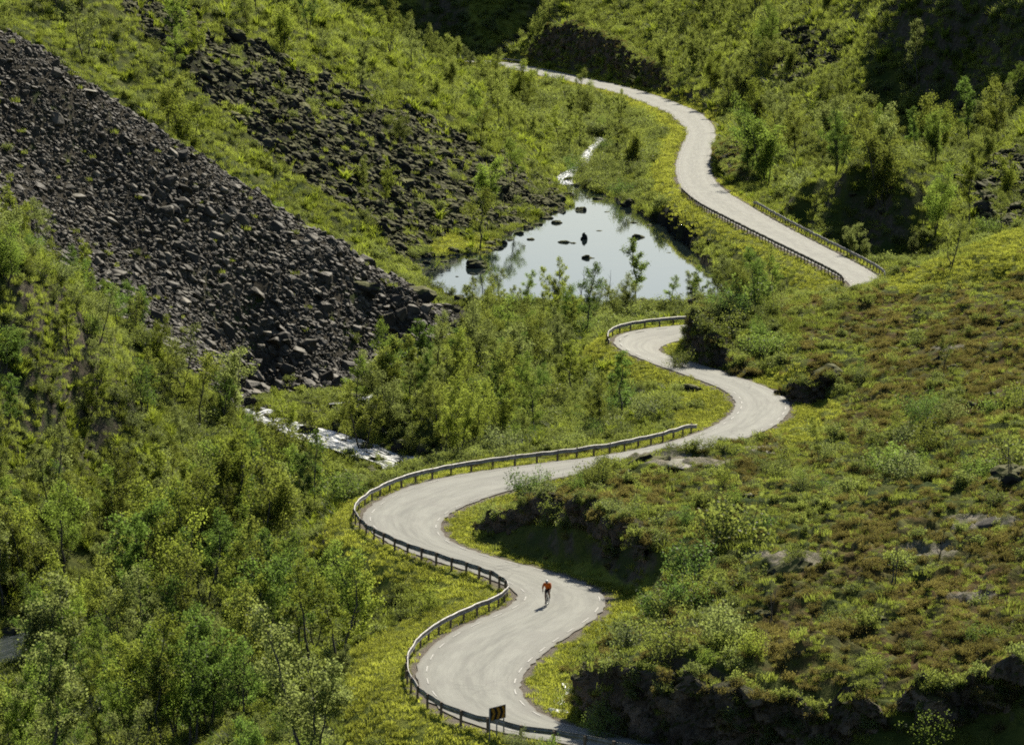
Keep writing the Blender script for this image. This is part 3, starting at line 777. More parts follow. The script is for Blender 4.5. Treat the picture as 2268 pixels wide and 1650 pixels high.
# the trickle in the ditch beside the nearest bend
DT = catmull([P(1262,1512,-.1), P(1272,1530,-.2), P(1250,1550,-.2), P(1232,1572,-.3), P(1240,1592,-.35)], .5)
for x, y, z in DT: pass
DT[:, 2] = H(DT[:, 0], DT[:, 1]) + .05
stream('ditch_water', DT, np.full(len(DT), .45), np.full(len(DT), 1.0))

# ------------------------------------------------------------------ rock faces
FACES = []
def rock_face(label, pts, hmin=1.0, hmax=7.0, lean=.12, seed=0, res=.16, group=None, back=3.0, fix=None):
    pts = [P(*p_) if len(p_) == 3 else p_ for p_ in pts]
    ln = catmull(np.array(pts), res)
    ln[:, 2] = H(ln[:, 0], ln[:, 1]) - .5
    t_ = np.gradient(ln[:, :2], axis=0); t_ /= np.hypot(t_[:, 0], t_[:, 1])[:, None]
    inn = np.stack([t_[:, 1], -t_[:, 0]], 1)
    if (inn[:, 1].mean() < 0): inn = -inn
    n_ = len(ln)
    e = np.linspace(0, 1, n_)
    if fix is not None:
        top = np.interp(e, np.linspace(0, 1, len(fix)), fix)
    else:
        top = np.clip(H(ln[:, 0] + inn[:, 0] * back, ln[:, 1] + inn[:, 1] * back) - ln[:, 2] - .5, hmin, hmax)
        top = smooth(top, 8)
    top = top * np.clip(np.minimum(e, 1 - e) / .07, .15, 1) ** .5 + fbm(ln[:, 0] * .5, ln[:, 1] * .4, 3, seed) * .5
    nv = max(14, int(top.max() / res))
    h = np.linspace(0, 1, nv)
    V = np.zeros((n_, nv + 5, 3))
    for j in range(nv + 5):
        hh = h[min(j, nv - 1)]
        inset = lean * top * hh + max(0, hh - .75) ** 2 * 4 + max(0, j - nv + 1) * .5
        V[:, j, :2] = ln[:, :2] + inn * inset[:, None]
        V[:, j, 2] = ln[:, 2] + .5 - .5 * (1 - hh) + top * hh - max(0, j - nv + 1) * .22
    Vf = V.reshape(-1, 3)
    off = np.empty(len(Vf))
    for i, (x, y, z) in enumerate(Vf):
        p_ = Vector((x * .9 + seed, y * .9, z * .8))
        o1 = 0.0
        for fq, am in ((.42, .95), (1.0, .46), (2.4, .20)):
            pq = Vector((p_.x * fq + p_.z * .18, p_.y * fq, p_.z * fq * 1.25 + p_.x * .12))
            d_, q_ = mnoise.voronoi(pq, distance_metric='CHEBYCHEV')
            cv = mnoise.cell_vector(q_[0] * 7.3)
            o1 += am * (cv.x - .5) + am * 1.1 * (pq - q_[0]).dot(cv - Vector((.5, .5, .5)))
            if fq < 1.5: o1 -= max(0, .07 - (d_[1] - d_[0])) * 2.2
        off[i] = o1 + mnoise.noise(p_ * 5) * .03
    off = off.reshape(n_, nv + 5)
    fade = np.ones(nv + 5); fade[nv:] = np.linspace(.7, .2, 5)
    V[..., 0] -= inn[:, None, 0] * (off + .25) * fade; V[..., 1] -= inn[:, None, 1] * (off + .25) * fade
    F = grid_faces(n_, nv + 5)
    a, b_ = V[0, 0], V[1, 0]; c_ = V[0, 1]
    nn = np.cross(b_ - a, c_ - a)
    if nn[0] * inn[0, 0] + nn[1] * inn[0, 1] > 0: F = F[:, ::-1]
    FACES.append((V.reshape(-1, 3), F))
    return thing('rock_cliff', label, 'rock face', group=group, me=np_mesh('rock_cliff', V.reshape(-1, 3), F, ['cliff_rock']))
rock_face('dark broken rock face above the nearest bend with trickle at its foot', [(1272,1560,0),(1300,1600,0),(1370,1630,0),(1470,1652,0),(1600,1672,0),(1760,1690,0),(1960,1702,0)], 1.0, 5, seed=3, fix=[1.6, 3.0, 3.7, 3.8, 3.5, 3.1, 2.4])
rock_face('shadowed rock face in the bottom corner behind leafy saplings', [(1990,1690,0),(2100,1690,.2),(2250,1690,.2),(2400,1700,.2)], 1.0, 4, seed=23, fix=[1.8, 2.0, 2.0, 2.0])
rock_face('long dark blasted rock face beside the road behind the cyclist', [(1052,1168,0),(1090,1185,0),(1155,1206,0),(1250,1232,0),(1340,1264,0),(1440,1306,0)], .6, 2.5, seed=5, fix=[.9, 1.4, 1.8, 1.9, 1.8, 1.1])
rock_face('dark rock tip where the hairpin disappears behind the knoll', [(1562,722,0),(1541,748,0),(1534,775,0),(1552,800,0),(1600,816,0),(1660,836,0)], 1.2, 4.5, seed=9, back=3)
rock_face('low dark rock face on the outside of the second bend', [(1735,872,0),(1775,886,.1),(1820,888,.2),(1862,876,.4)], .8, 3.2, seed=12, fix=[.8, 1.7, 2.0, 1.3])
rock_face('high shaded rock cut with white streaks along the far road', [(1172,141,0),(1195,146,0),(1255,157,0),(1330,172,0),(1400,190,0),(1452,203,0),(1490,216,0)], 2, 8, seed=15, res=.5, fix=[6, 7, 6, 5.5, 5, 3.5, 1.5], lean=.3)
rock_face('upright dark rock slab beside the far S bend', [(1634,322,0),(1626,345,0),(1628,375,0),(1646,395,0),(1668,412,0)], 1.5, 5, seed=18, res=.3, fix=[.8, 1.7, 2.0, 1.6, .7])

# ------------------------------------------------------------------ guardrails
def nearest_s(u, v, side_):
    """arc length of the road edge point nearest to a place of the photograph"""
    E = road_edge(off_l=0.0) if side_ == 'l' else road_edge(off_r=0.0)
    x, y, _ = P(u, v, 0.0)
    return RS[((E[:, 0] - x) ** 2 + ((E[:, 1] - y) * .35) ** 2).argmin()]
PROFILE = np.array([(-.012, -.155), (.035, -.12), (.04, -.085), (-.01, -.03), (-.01, .03), (.04, .085), (.035, .12), (-.012, .155)])
def guardrail(label, s0, s1, side_, off=.55, zc=.58, step=2.0, turn=True):
    g = thing('guardrail', label, 'guardrail', tuple(road_pt(s0, (side_, -off))), group=None)
    org = np.array(g.location)
    n_ = max(2, int((s1 - s0) / .5))
    ss = np.linspace(s0, s1, n_)
    pts = np.array([road_pt(a, (side_, -off)) for a in ss])
    pts[:, 2] += fbm(ss * .5, ss * 0, 2, 8) * .06
    pts[:, :2] += (fbm(ss * .45, ss * 0 + 3, 2, 18) * .05)[:, None]
    out = np.array([road_pt(a, (side_, -off - 1)) - road_pt(a, (side_, -off)) for a in ss])
    prof = np.vstack([PROFILE, PROFILE[::-1] - np.array([.012, 0])])
    k = len(prof)
    V = pts[:, None] - out[:, None] * prof[None, :, 0, None]
    V[..., 2] = pts[:, None, 2] + zc + prof[None, :, 1]
    e = np.clip(np.minimum(np.arange(n_), np.arange(n_)[::-1]) / 5.0, 0, 1) if turn else np.ones(n_)
    V[..., 2] -= ((1 - e) * .28)[:, None]
    i = np.arange(n_ * k).reshape(n_, k); j = np.roll(i, -1, 1)
    F = np.stack([i[:-1], j[:-1], j[1:], i[1:]], -1).reshape(-1, 4)
    m = MB(); m.add(V.reshape(-1, 3) - org, F)
    link('rail', m.mesh('rail', ['galvanised_steel'], True), g)
    s = s0 + .3; c = 0; pm = None
    posts = []
    while s < s1 - .1:
        posts.append(s); s += step
    for a in posts:
        p_ = road_pt(a, (side_, -off)); o_ = road_pt(a, (side_, -off - 1)) - p_
        if pm is None:
            m = MB(); m.box((0, .085, .02), (.13, .10, 1.30)); m.box((0, .03, .58), (.10, .05, .18)); pm = m.mesh('post', ['rail_post'])
        po = link('post', pm, g)
        zt = min(float(H(p_[0] + o_[0] * .1, p_[1] + o_[1] * .1)), p_[2])
        po.location = Vector(p_ - org) + Vector((0, 0, .06 + random.uniform(-.02, .02)))
        po.rotation_euler = (0, random.uniform(-.03, .03), math.atan2(o_[1], o_[0]) - PI / 2)
    return g
sa, sb = RS[0] + 1, nearest_s(1556, 952, 'l')
guardrail('long steel guardrail along the outside of both near bends behind the cyclist', sa, sb, 'l', off=.5, step=max(2.0, (sb - sa) / 99.0))
guardrail('short curved guardrail round the outside of the hairpin below the pond', nearest_s(1352, 775, 'l'), nearest_s(1600, 712, 'l'), 'l')
s1_, s2_ = sorted((nearest_s(1519, 427, 'l'), nearest_s(1884, 632, 'l')))
guardrail('straight guardrail on the pond side of the far road', s1_, s2_, 'l')
s1_, s2_ = sorted((nearest_s(1660, 456, 'r'), nearest_s(1952, 618, 'r')))
guardrail('straight guardrail on the ravine side of the far road', s1_, s2_, 'r')
guardrail('tiny distant guardrail where the road leaves the valley', nearest_s(1150, 158, 'l') + 14, RS[-1] - 1, 'l', off=.6)
guardrail('tiny distant guardrail on the inside of the farthest road bend', nearest_s(1158, 144, 'r') + 2, RS[-1] - 4, 'r', off=.6)

# ------------------------------------------------------------------ bend marker
def chevron_sign():
    a = P(1086, 1604, .95); 
    base = np.array(P(1102, 1640, -.25)); 
    x, y = base[:2]
    d = np.array([.78, 1.0]); d /= np.hypot(*d)                   # along the board, to its far end
    t = thing('chevron_sign', 'yellow and black bend marker board on posts behind the near guardrail', 'road sign', (x, y, float(H(x, y))))
    L_, Hh, z0 = 1.25, .68, .95
    M = np.array([[d[0], -d[1], 0], [d[1], d[0], 0], [0, 0, 1]])
    nrm_ = np.array([d[1], -d[0]])                                # faces the camera
    m = MB(); m.box((0, 0, z0 + Hh / 2), (L_, .03, Hh), M); bo = link('board', m.mesh('board', ['sign_black']), t)
    mf = MB(); 
    for zz_ in (z0 + .012, z0 + Hh - .012): mf.box((0, 0, zz_), (L_ + .03, .05, .024), M)
    for xx in (-L_ / 2, L_ / 2): mf.box((d[0] * xx, d[1] * xx, z0 + Hh / 2), (.024, .05, Hh), M)
    link('frame', mf.mesh('frame', ['sign_back']), bo)
    mc = MB(); 
    for k in range(3):
        x0 = -L_ / 2 + .06 + k * .43
        w_, tip = .20, .17
        pts = [(x0, 0), (x0 + w_, 0), (x0 + w_ + tip, Hh / 2), (x0 + w_, Hh), (x0, Hh), (x0 + tip, Hh / 2)]
        pts = [(min(px_, L_ / 2 - .015), min(max(pz_, .026), Hh - .026)) for px_, pz_ in pts]
        V = [(d[0] * px_ + nrm_[0] * .019, d[1] * px_ + nrm_[1] * .019, z0 + pz_) for px_, pz_ in pts]
        mc.add(V, [(0, 1, 2, 5), (5, 2, 3, 4)])
    link('chevrons', mc.mesh('chevrons', ['sign_yellow']), bo)
    for xx in (-L_ / 2 + .05, 0.0, L_ / 2 - .05):
        mp = MB(); mp.tube([(0, 0, -.5), (0, 0, z0 + (.0 if xx else .02) + Hh * .9)], .035, 8)
        po = link('post', mp.mesh('post', ['sign_back'], True), t); po.location = (d[0] * xx - nrm_[0] * .055, d[1] * xx - nrm_[1] * .055, 0)
    return t
chevron_sign()

# ------------------------------------------------------------------ cyclist
def skin_mesh(name, nodes, edges, mat, root=0, sub=1):
    """one continuous surface grown round a skeleton: NODES name -> (x, y, z, radius)"""
    keys = list(nodes)
    me = bpy.data.meshes.new(name)
    me.from_pydata([nodes[k][:3] for k in keys], [(keys.index(a), keys.index(b_)) for a, b_ in edges], [])
    me.materials.append(MATS[mat])
    o = bpy.data.objects.new(name, me); COL.objects.link(o)
    md = o.modifiers.new('skin', 'SKIN'); md.use_smooth_shade = True
    for i, k in enumerate(keys):
        r_ = nodes[k][3]
        me.skin_vertices[0].data[i].radius = (r_, r_) if not isinstance(r_, tuple) else r_
        me.skin_vertices[0].data[i].use_root = (k == keys[root])
    sb_ = o.modifiers.new('sub', 'SUBSURF'); sb_.levels = sb_.render_levels = sub
    return o
FX, FY, _ = P(1209.5, 1344.5, 0.0)
hd = np.array([-.16, -1.0]); hd /= np.hypot(*hd)
BX, BY = FX - hd[0] * .58, FY - hd[1] * .58
BRZ = math.atan2(hd[1], hd[0])
BZ = .021
bike = thing('bicycle', 'slim dark racing bicycle under the cyclist in orange', 'bicycle', (BX, BY, BZ), BRZ)
m = MB()
bb, hdt, hdb, stp, ra = (0, 0, .27), (.40, 0, .83), (.44, 0, .70), (-.17, 0, .80), (-.42, 0, .34)
for a, b_, r_ in ((bb, hdb, .022), (hdt, stp, .018), (bb, stp, .018), (hdt, hdb, .021)): m.tube([a, b_], r_, 8)
for y in (-.05, .05):
    m.tube([(0, y * .6, .27), (-.42, y * 1.2, .34)], .010, 6); m.tube([(-.15, y * .4, .77), (-.42, y * 1.2, .34)], .009, 6)
link('frame', m.mesh('frame', ['bike_frame'], True), bike)
m = MB()
for y in (-.05, .05): m.tube([(.45, y * .5, .70), (.50, y, .50), (.58, y, .34)], .011, 6)
m.tube([(.40, 0, .83), (.385, 0, .90), (.47, 0, .93)], .016, 6)
link('fork', m.mesh('fork', ['bike_frame'], True), bike)
for x in (.58, -.42):
    m = MB(); m.ring((x, 0, .34), .31, .010, (0, 1, 0), 32, 5)
    m.tube([(x, -.04, .34), (x, .04, .34)], .02, 8)
    for k in range(14):
        a = k * 2 * PI / 14; m.tube([(x, .02 * (-1) ** k, .34), (x + .31 * math.cos(a), 0, .34 + .31 * math.sin(a))], .0018, 3, False)
    w = link('wheel', m.mesh('wheel', ['bike_metal'], True), bike)
    m = MB(); m.ring((x, 0, .34), .328, .013, (0, 1, 0), 36, 7); link('tyre', m.mesh('tyre', ['rubber'], True), w)
m = MB()
m.tube([(.47, -.20, .93), (.47, .20, .93)], .013, 8)
for y in (-.2, .2): m.tube([(.47, y, .93), (.55, y, .935), (.585, y, .90), (.57, y, .84), (.49, y, .81)], .013, 7); m.tube([(.55, y, .93), (.60, y, .97)], .016, 6)
link('handlebar', m.mesh('handlebar', ['rubber'], True), bike)
m = MB(); m.tube([(-.16, 0, .78), (-.20, 0, .91)], .013, 7); link('seat_post', m.mesh('seat_post', ['bike_metal'], True), bike)
m = MB(); m.tube([(-.32, 0, .93), (-.26, 0, .935), (-.14, 0, .93), (-.05, 0, .92)], [.03, .065, .035, .015], 8)
sdl = link('saddle', m.mesh('saddle', ['rubber'], True), bike)
m = MB(); m.ring((0, -.05, .27), .085, .008, (0, 1, 0), 24, 5)
m.tube([(0, -.07, .27), (.02, -.08, .10)], .011, 6); m.tube([(0, .07, .27), (-.02, .08, .44)], .011, 6); m.tube([(0, -.08, .27), (0, .08, .27)], .015, 7)
m.box((.02, -.12, .10), (.09, .08, .02)); m.box((-.02, .12, .44), (.09, .08, .02))
link('crank', m.mesh('crank', ['bike_metal'], True), bike)
m = MB(); m.tube([(-.27, 0, .80), (-.27, 0, .90)], [.04, .05], 8); link('saddle_bag', m.mesh('saddle_bag', ['red_bag'], True), bike)

N = {'pelvis': (-.20, 0, .985, .125), 'waist': (-.10, 0, 1.10, .125), 'chest': (.06, 0, 1.24, .145), 'neckb': (.20, 0, 1.345, .07), 'neck': (.25, 0, 1.38, .055),
     'jaw': (.305, 0, 1.40, .07), 'head': (.32, 0, 1.455, .088), 'crown': (.315, 0, 1.52, .06), 'chin': (.36, 0, 1.385, .035), 'nose': (.415, 0, 1.435, .016)}
E = [('pelvis', 'waist'), ('waist', 'chest'), ('chest', 'neckb'), ('neckb', 'neck'), ('neck', 'jaw'), ('jaw', 'head'), ('head', 'crown'), ('jaw', 'chin'), ('head', 'nose')]
for sgn, tg_, kn, an, toe in ((-1, 'r', (.13, -.115, .60), (-.045, -.115, .19), (.10, -.12, .125)), (1, 'l', (.235, .125, .80), (-.10, .12, .53), (.05, .12, .465))):
    h_ = 'hip' + tg_
    N[h_] = (-.17, sgn * .085, .95, .088); N['th' + tg_] = tuple((np.array(N[h_][:3]) * .5 + np.array(kn) * .5)) + (.078,)
    N['kn' + tg_] = kn + (.052,); N['cf' + tg_] = tuple(np.array(kn) * .65 + np.array(an) * .35 - np.array((.015, 0, 0))) + (.054,); N['an' + tg_] = an + (.032,); N['toe' + tg_] = toe + (.03,)
    E += [('pelvis', h_), (h_, 'th' + tg_), ('th' + tg_, 'kn' + tg_), ('kn' + tg_, 'cf' + tg_), ('cf' + tg_, 'an' + tg_), ('an' + tg_, 'toe' + tg_)]
    N['sh' + tg_] = (.14, sgn * .185, 1.29, .066); N['ua' + tg_] = (.24, sgn * .222, 1.20, .050); N['el' + tg_] = (.345, sgn * .235, 1.10, .041); N['wr' + tg_] = (.52, sgn * .208, .995, .027); N['pa' + tg_] = (.57, sgn * .203, .985, .032)
    E += [('chest', 'sh' + tg_), ('sh' + tg_, 'ua' + tg_), ('ua' + tg_, 'el' + tg_), ('el' + tg_, 'wr' + tg_), ('wr' + tg_, 'pa' + tg_)]
    for f_, (oy, ln_) in enumerate(((-.024, .075), (-.008, .085), (.008, .08), (.023, .065))):
        a, b_ = f'f{f_}a' + tg_, f'f{f_}b' + tg_
        N[a] = (.605, sgn * .203 + oy, .972, .010); N[b_] = (.605 + ln_ * .25, sgn * .203 + oy, .972 - ln_ * .6, .009)
        E += [('pa' + tg_, a), (a, b_)]
    N['tm' + tg_] = (.585, sgn * .165, .962, .011); E.append(('pa' + tg_, 'tm' + tg_))
rider = thing('person', 'cyclist in orange jersey, black shorts and white helmet riding towards us', 'person', (BX, BY, BZ), BRZ)
bd = skin_mesh('body', N, E, 'skin', 0, 1); bd.parent = rider
J = {k: N[k][:3] + (N[k][3] + .014,) for k in ('waist', 'chest', 'neckb', 'shr', 'uar', 'elr', 'shl', 'ual', 'ell')}
J['hem'] = (-.17, 0, 1.02, .138)
J['wrr'] = (.47, -.215, 1.025, .036); J['wrl'] = (.47, .215, 1.025, .036)
o = skin_mesh('jersey', J, [('hem', 'waist'), ('waist', 'chest'), ('chest', 'neckb'), ('chest', 'shr'), ('shr', 'uar'), ('uar', 'elr'), ('elr', 'wrr'), ('chest', 'shl'), ('shl', 'ual'), ('ual', 'ell'), ('ell', 'wrl')], 'orange_fabric', 0, 1); o.parent = rider
Q = {k: N[k][:3] + (N[k][3] + .012,) for k in ('pelvis', 'hipr', 'thr', 'hipl', 'thl')}
Q['wst'] = (-.15, 0, 1.04, .128)
Q['hr'] = tuple(np.array(N['thr'][:3]) * .4 + np.array(N['knr'][:3]) * .6) + (.074,); Q['hl'] = tuple(np.array(N['thl'][:3]) * .4 + np.array(N['knl'][:3]) * .6) + (.074,)
o = skin_mesh('shorts', Q, [('pelvis', 'wst'), ('pelvis', 'hipr'), ('hipr', 'thr'), ('thr', 'hr'), ('pelvis', 'hipl'), ('hipl', 'thl'), ('thl', 'hl')], 'black_fabric', 0, 1); o.parent = rider
for tg_, an, toe in (('r', N['anr'], N['toer']), ('l', N['anl'], N['toel'])):
    o = skin_mesh('shoe', {'h': (an[0] - .045, an[1], an[2] - .055, .036), 'm': tuple(np.array(an[:3]) * .5 + np.array(toe[:3]) * .5 - np.array((0, 0, .018))) + (.044,), 't': (toe[0] + .06, toe[1], toe[2], .032)}, [('h', 'm'), ('m', 't')], 'black_fabric', 1, 1); o.parent = rider
th, ph = np.linspace(0, 2 * PI, 25)[:-1], np.linspace(.02, 1.62, 9)
V = np.array([(.315 + .138 * math.sin(b_) * math.cos(a), .098 * math.sin(b_) * math.sin(a), 1.475 + .10 * math.cos(b_) + .02 * math.sin(b_) * math.cos(a)) for a in th for b_ in ph])
i = np.arange(24 * 9).reshape(24, 9)
F = np.stack([i, np.roll(i, -1, 0)], -1)
F = np.stack([i[:, :-1], i[:, 1:], np.roll(i, -1, 0)[:, 1:], np.roll(i, -1, 0)[:, :-1]], -1).reshape(-1, 4)
link('helmet', np_mesh('helmet', V, F[:, ::-1], ['white_shell'], smooth_=True), rider)
m = MB(); m.tube([(.36, -.078, 1.445), (.402, -.04, 1.443), (.41, 0, 1.44), (.402, .04, 1.443), (.36, .078, 1.445)], [.012, .022, .014, .022, .012], 7)
link('sunglasses', m.mesh('sunglasses', ['dark_lens'], True), rider)

# ------------------------------------------------------------------ plants
def unit(v): return v / (np.linalg.norm(v, axis=-1, keepdims=True) + 1e-9)
def leaves_at(rs, cen, n_each, spread, size, droop=.25, aspect=.62, tone_c=None):
    """rhombic leaves scattered round the cluster centres CEN; returns vertices, faces and a tone per vertex"""
    c = np.repeat(cen, n_each, 0)
    tone = np.repeat(rs.random(len(cen)) if tone_c is None else tone_c, n_each) * .7 + rs.random(len(c)) * .3
    o_ = rs.normal(0, 1, c.shape) * spread
    c = c + o_
    s = size * rs.uniform(.65, 1.35, len(c))
    a = unit(rs.normal(0, 1, c.shape) + np.array([0, 0, -droop]))
    n_ = unit(rs.normal(0, 1, c.shape) + np.array([0, 0, .45]))
    b_ = unit(np.cross(n_, a))
    V = np.stack([c - a * s[:, None] * .5, c + b_ * (s * aspect * .5)[:, None], c + a * s[:, None] * .5, c - b_ * (s * aspect * .5)[:, None]], 1).reshape(-1, 3)
    F = np.arange(len(V)).reshape(-1, 4)
    return V, F, np.repeat(tone, 4)
def birch(seed, h=6.0, stems=1, width=.30, nb=15, low=.22, leafn=18, lsize=.125, lean=.10, dens=1.0, spread=.15):
    """a mountain birch: bent stems, ascending limbs, leaves gathered at the twigs"""
    rs = np.random.default_rng(seed)
    wood = MB(); cen = []
    for k in range(stems):
        hh = h * (1.0 if k == 0 else rs.uniform(.62, .93))
        az = rs.uniform(0, 2 * PI) if stems == 1 else k * 2 * PI / stems + rs.uniform(-.5, .5)
        ln = lean * rs.uniform(.5, 1.4) * (1 if stems == 1 else 2.1)
        m_ = 10; t_ = np.linspace(0, 1, m_)
        wob = np.cumsum(rs.normal(0, .016 * hh, (m_, 2)), 0); wob[0] = 0
        pts = np.stack([math.cos(az) * ln * hh * t_ ** .8 + wob[:, 0], math.sin(az) * ln * hh * t_ ** .8 + wob[:, 1], hh * t_], 1)
        pts[0, 2] = -.25
        r0 = .0125 * hh * (1 if stems < 3 else .8)
        wood.tube(pts, r0 * (1 - t_) ** .8 + .006, 6)
        for j in range(nb):
            f = low + (1 - low) * (j + rs.uniform(0, .9)) / nb
            p0 = np.array([np.interp(f, t_, pts[:, q]) for q in range(3)])
            env = math.sin(PI * min(1, (f - low * .4) / (1 - low * .4)) ** .85) ** .7 * (1 - .35 * f) + .06
            L_ = width * hh * env * rs.uniform(.6, 1.3)
            a2 = rs.uniform(0, 2 * PI); up = rs.uniform(.35, 1.0) + f * .5
            d = unit(np.array([math.cos(a2), math.sin(a2), up]))
            mm = 5; tt = np.linspace(0, 1, mm)
            bp = p0 + d * (L_ * tt)[:, None] + np.cumsum(rs.normal(0, .05 * L_, (mm, 3)), 0) * tt[:, None]
            bp[:, 2] -= .12 * L_ * tt ** 2
            wood.tube(bp, (r0 * .34 * (1 - f * .6)) * (1 - tt) + .004, 3, False)
            nt = max(2, int(L_ * 6.4 * dens))
            for q in range(nt):
                g = rs.uniform(.30, 1.05)
                pp_ = np.array([np.interp(min(g, 1), tt, bp[:, z]) for z in range(3)])
                dd = unit(rs.normal(0, 1, 3) + d * .8); l2 = rs.uniform(.10, .42) * (L_ * .5 + .2)
                tip = pp_ + dd * l2
                if q % 2 == 0: wood.tube([pp_, tip], [.006, .003], 3, False)
                cen.append(tip); cen.append(pp_ + dd * l2 * .5)
        for q in range(4): cen.append(pts[-1] + rs.normal(0, .12, 3) - np.array([0, 0, q * .12]))
    cen = np.array(cen)
    V, F, tone = leaves_at(rs, cen, leafn, spread, lsize, tone_c=np.clip(rs.normal(.5, .28, len(cen)), 0, 1))
    return wood, (V, F, tone)
def shrub(seed, h=1.5, r=.9, nst=14, leafn=17, lsize=.082, upright=.8, spread=.11):
    rs = np.random.default_rng(seed)
    wood = MB(); cen = []
    for k in range(nst):
        a = rs.uniform(0, 2 * PI); rr = r * math.sqrt(rs.uniform(.02, 1)); hh = h * (1 - .45 * (rr / r) ** 2) * rs.uniform(.65, 1.1)
        b0 = np.array([math.cos(a), math.sin(a), 0]) * rr * .35; b0[2] = -.12
        t_ = np.linspace(0, 1, 5)
        e = np.array([math.cos(a) * rr, math.sin(a) * rr, hh])
        pts = b0 + (e - b0) * t_[:, None]; pts[:, :2] *= (1 - (1 - upright) * .5 * np.sin(PI * t_))[:, None]
        pts[1:, :] += rs.normal(0, .035 * h, (4, 3))
        wood.tube(pts, .014 * (1 - t_) + .004, 3, False)
        for q in range(7):
            f = rs.uniform(.22, 1.02); p_ = np.array([np.interp(min(f, 1), t_, pts[:, z]) for z in range(3)])
            cen.append(p_ + rs.normal(0, .10 * h, 3) * np.array([1, 1, .6]))
    cen = np.array(cen); cen[:, 2] = np.maximum(cen[:, 2], .06)
    return wood, leaves_at(rs, cen, leafn, spread, lsize)
def blades(seed, n_, r, h, w, bend=.5):
    rs = np.random.default_rng(seed)
    a, rr = rs.uniform(0, 2 * PI, n_), r * np.sqrt(rs.random(n_))
    base = np.stack([np.cos(a) * rr, np.sin(a) * rr, np.full(n_, -.03)], 1)
    b_ = rs.uniform(0, 2 * PI, n_); d = np.stack([np.cos(b_), np.sin(b_), np.zeros(n_)], 1)
    sd_ = np.stack([-d[:, 1], d[:, 0], d[:, 2]], 1)
    hh = h * rs.uniform(.5, 1.25, n_); ww = w * rs.uniform(.7, 1.3, n_)
    mid = base + d * (hh * bend * .3)[:, None] + np.array([0, 0, 1]) * (hh * .6)[:, None]
    tip = base + d * (hh * bend * 1.1)[:, None] + np.array([0, 0, 1]) * hh[:, None]
    V = np.stack([base - sd_ * ww[:, None] * .5, base + sd_ * ww[:, None] * .5, mid + sd_ * ww[:, None] * .45, mid - sd_ * ww[:, None] * .45, tip], 1).reshape(-1, 3)
    k = np.arange(n_)[:, None] * 5
    return V, k + np.array([[0, 1, 2, 3]]), k + np.array([[3, 2, 4]]), np.repeat(rs.random(n_), 5)
def leaf_mesh(name, L_, mat): return np_mesh(name, L_[0], L_[1], [mat], attrs={'tone': L_[2]})
def joined(name, wood, L_, wm, lm):
    m = MB(); m.v, m.f, m.t, m.n = list(wood.v), list(wood.f), list(wood.t), wood.n
    nf0 = sum(len(f) for f in m.f); nt0 = sum(len(f) for f in m.t)
    V = np.vstack(m.v + [L_[0]]); Fq = np.vstack(m.f + [L_[1] + m.n]); T = np.vstack(m.t) if m.t else None
    mi = np.concatenate([np.zeros(nf0), np.ones(len(L_[1])), np.zeros(nt0)])
    return np_mesh(name, V, Fq, [wm, lm], mi, F3=T, attrs={'tone': np.concatenate([np.zeros(m.n), L_[2]])})

BIRCH = []                                                          # (wood mesh, crown mesh, joined mesh, form, natural height)
for sd_, h_, stm, wd, nb_, low, dn, form in [(1,6.5,1,.27,17,.25,1.0,'single stemmed'),(2,6.0,2,.26,14,.22,1.0,'twin stemmed'),(3,5.2,3,.27,11,.20,.95,'many stemmed'),(4,7.5,1,.23,20,.30,1.0,'slender'),
                                        (5,5.0,4,.26,9,.18,.95,'bushy'),(6,6.0,1,.33,15,.34,.9,'flat topped'),(7,5.6,2,.28,12,.30,.62,'thin crowned'),(8,6.8,3,.25,13,.24,1.0,'broad crowned')]:
    wd_, lf_ = birch(sd_ * 13, h_, stm, wd, nb_, low, dens=dn, lsize=(.115, .13, .10, .14, .12, .11, .13, .125)[sd_ - 1], leafn=(18, 15, 26, 17, 24, 20, 13, 19)[sd_ - 1], spread=(.15, .13, .18, .15, .18, .14, .16, .16)[sd_ - 1])
    wm = wd_.mesh('trunk', ['bark'], True); cm = leaf_mesh('crown', lf_, 'birch_leaf')
    BIRCH.append((wm, cm, joined('birch', wd_, lf_, 'bark', 'birch_leaf'), form, h_))
SHRUB = []
for sd_, h_, r_, nst, up, form in [(1,1.7,.9,16,.8,'rounded'),(2,1.3,1.1,16,.6,'spreading'),(3,2.3,.8,14,1.0,'upright'),(4,1.0,.8,12,.6,'low'),(5,1.9,1.2,22,.8,'dense'),(6,2.6,.6,9,1.0,'wispy')]:
    wd_, lf_ = shrub(sd_ * 31, h_, r_, nst, upright=up)
    me = joined('shrub', wd_, lf_, 'bark', 'willow_leaf' if sd_ in (2, 4, 5) else 'birch_leaf')
    SHRUB.append((me, form, h_, wd_.mesh('stems', ['bark'], True), leaf_mesh('foliage', lf_, 'willow_leaf' if sd_ in (2, 4, 5) else 'birch_leaf')))
DEAD = []
for sd_ in (1, 2, 3):
    wd_, _ = birch(sd_ * 7 + 500, 3.2, 1 + sd_ % 2, .22, 8, .25, dens=.6)
    DEAD.append(wd_.mesh('bare_sapling', ['bark'], True))
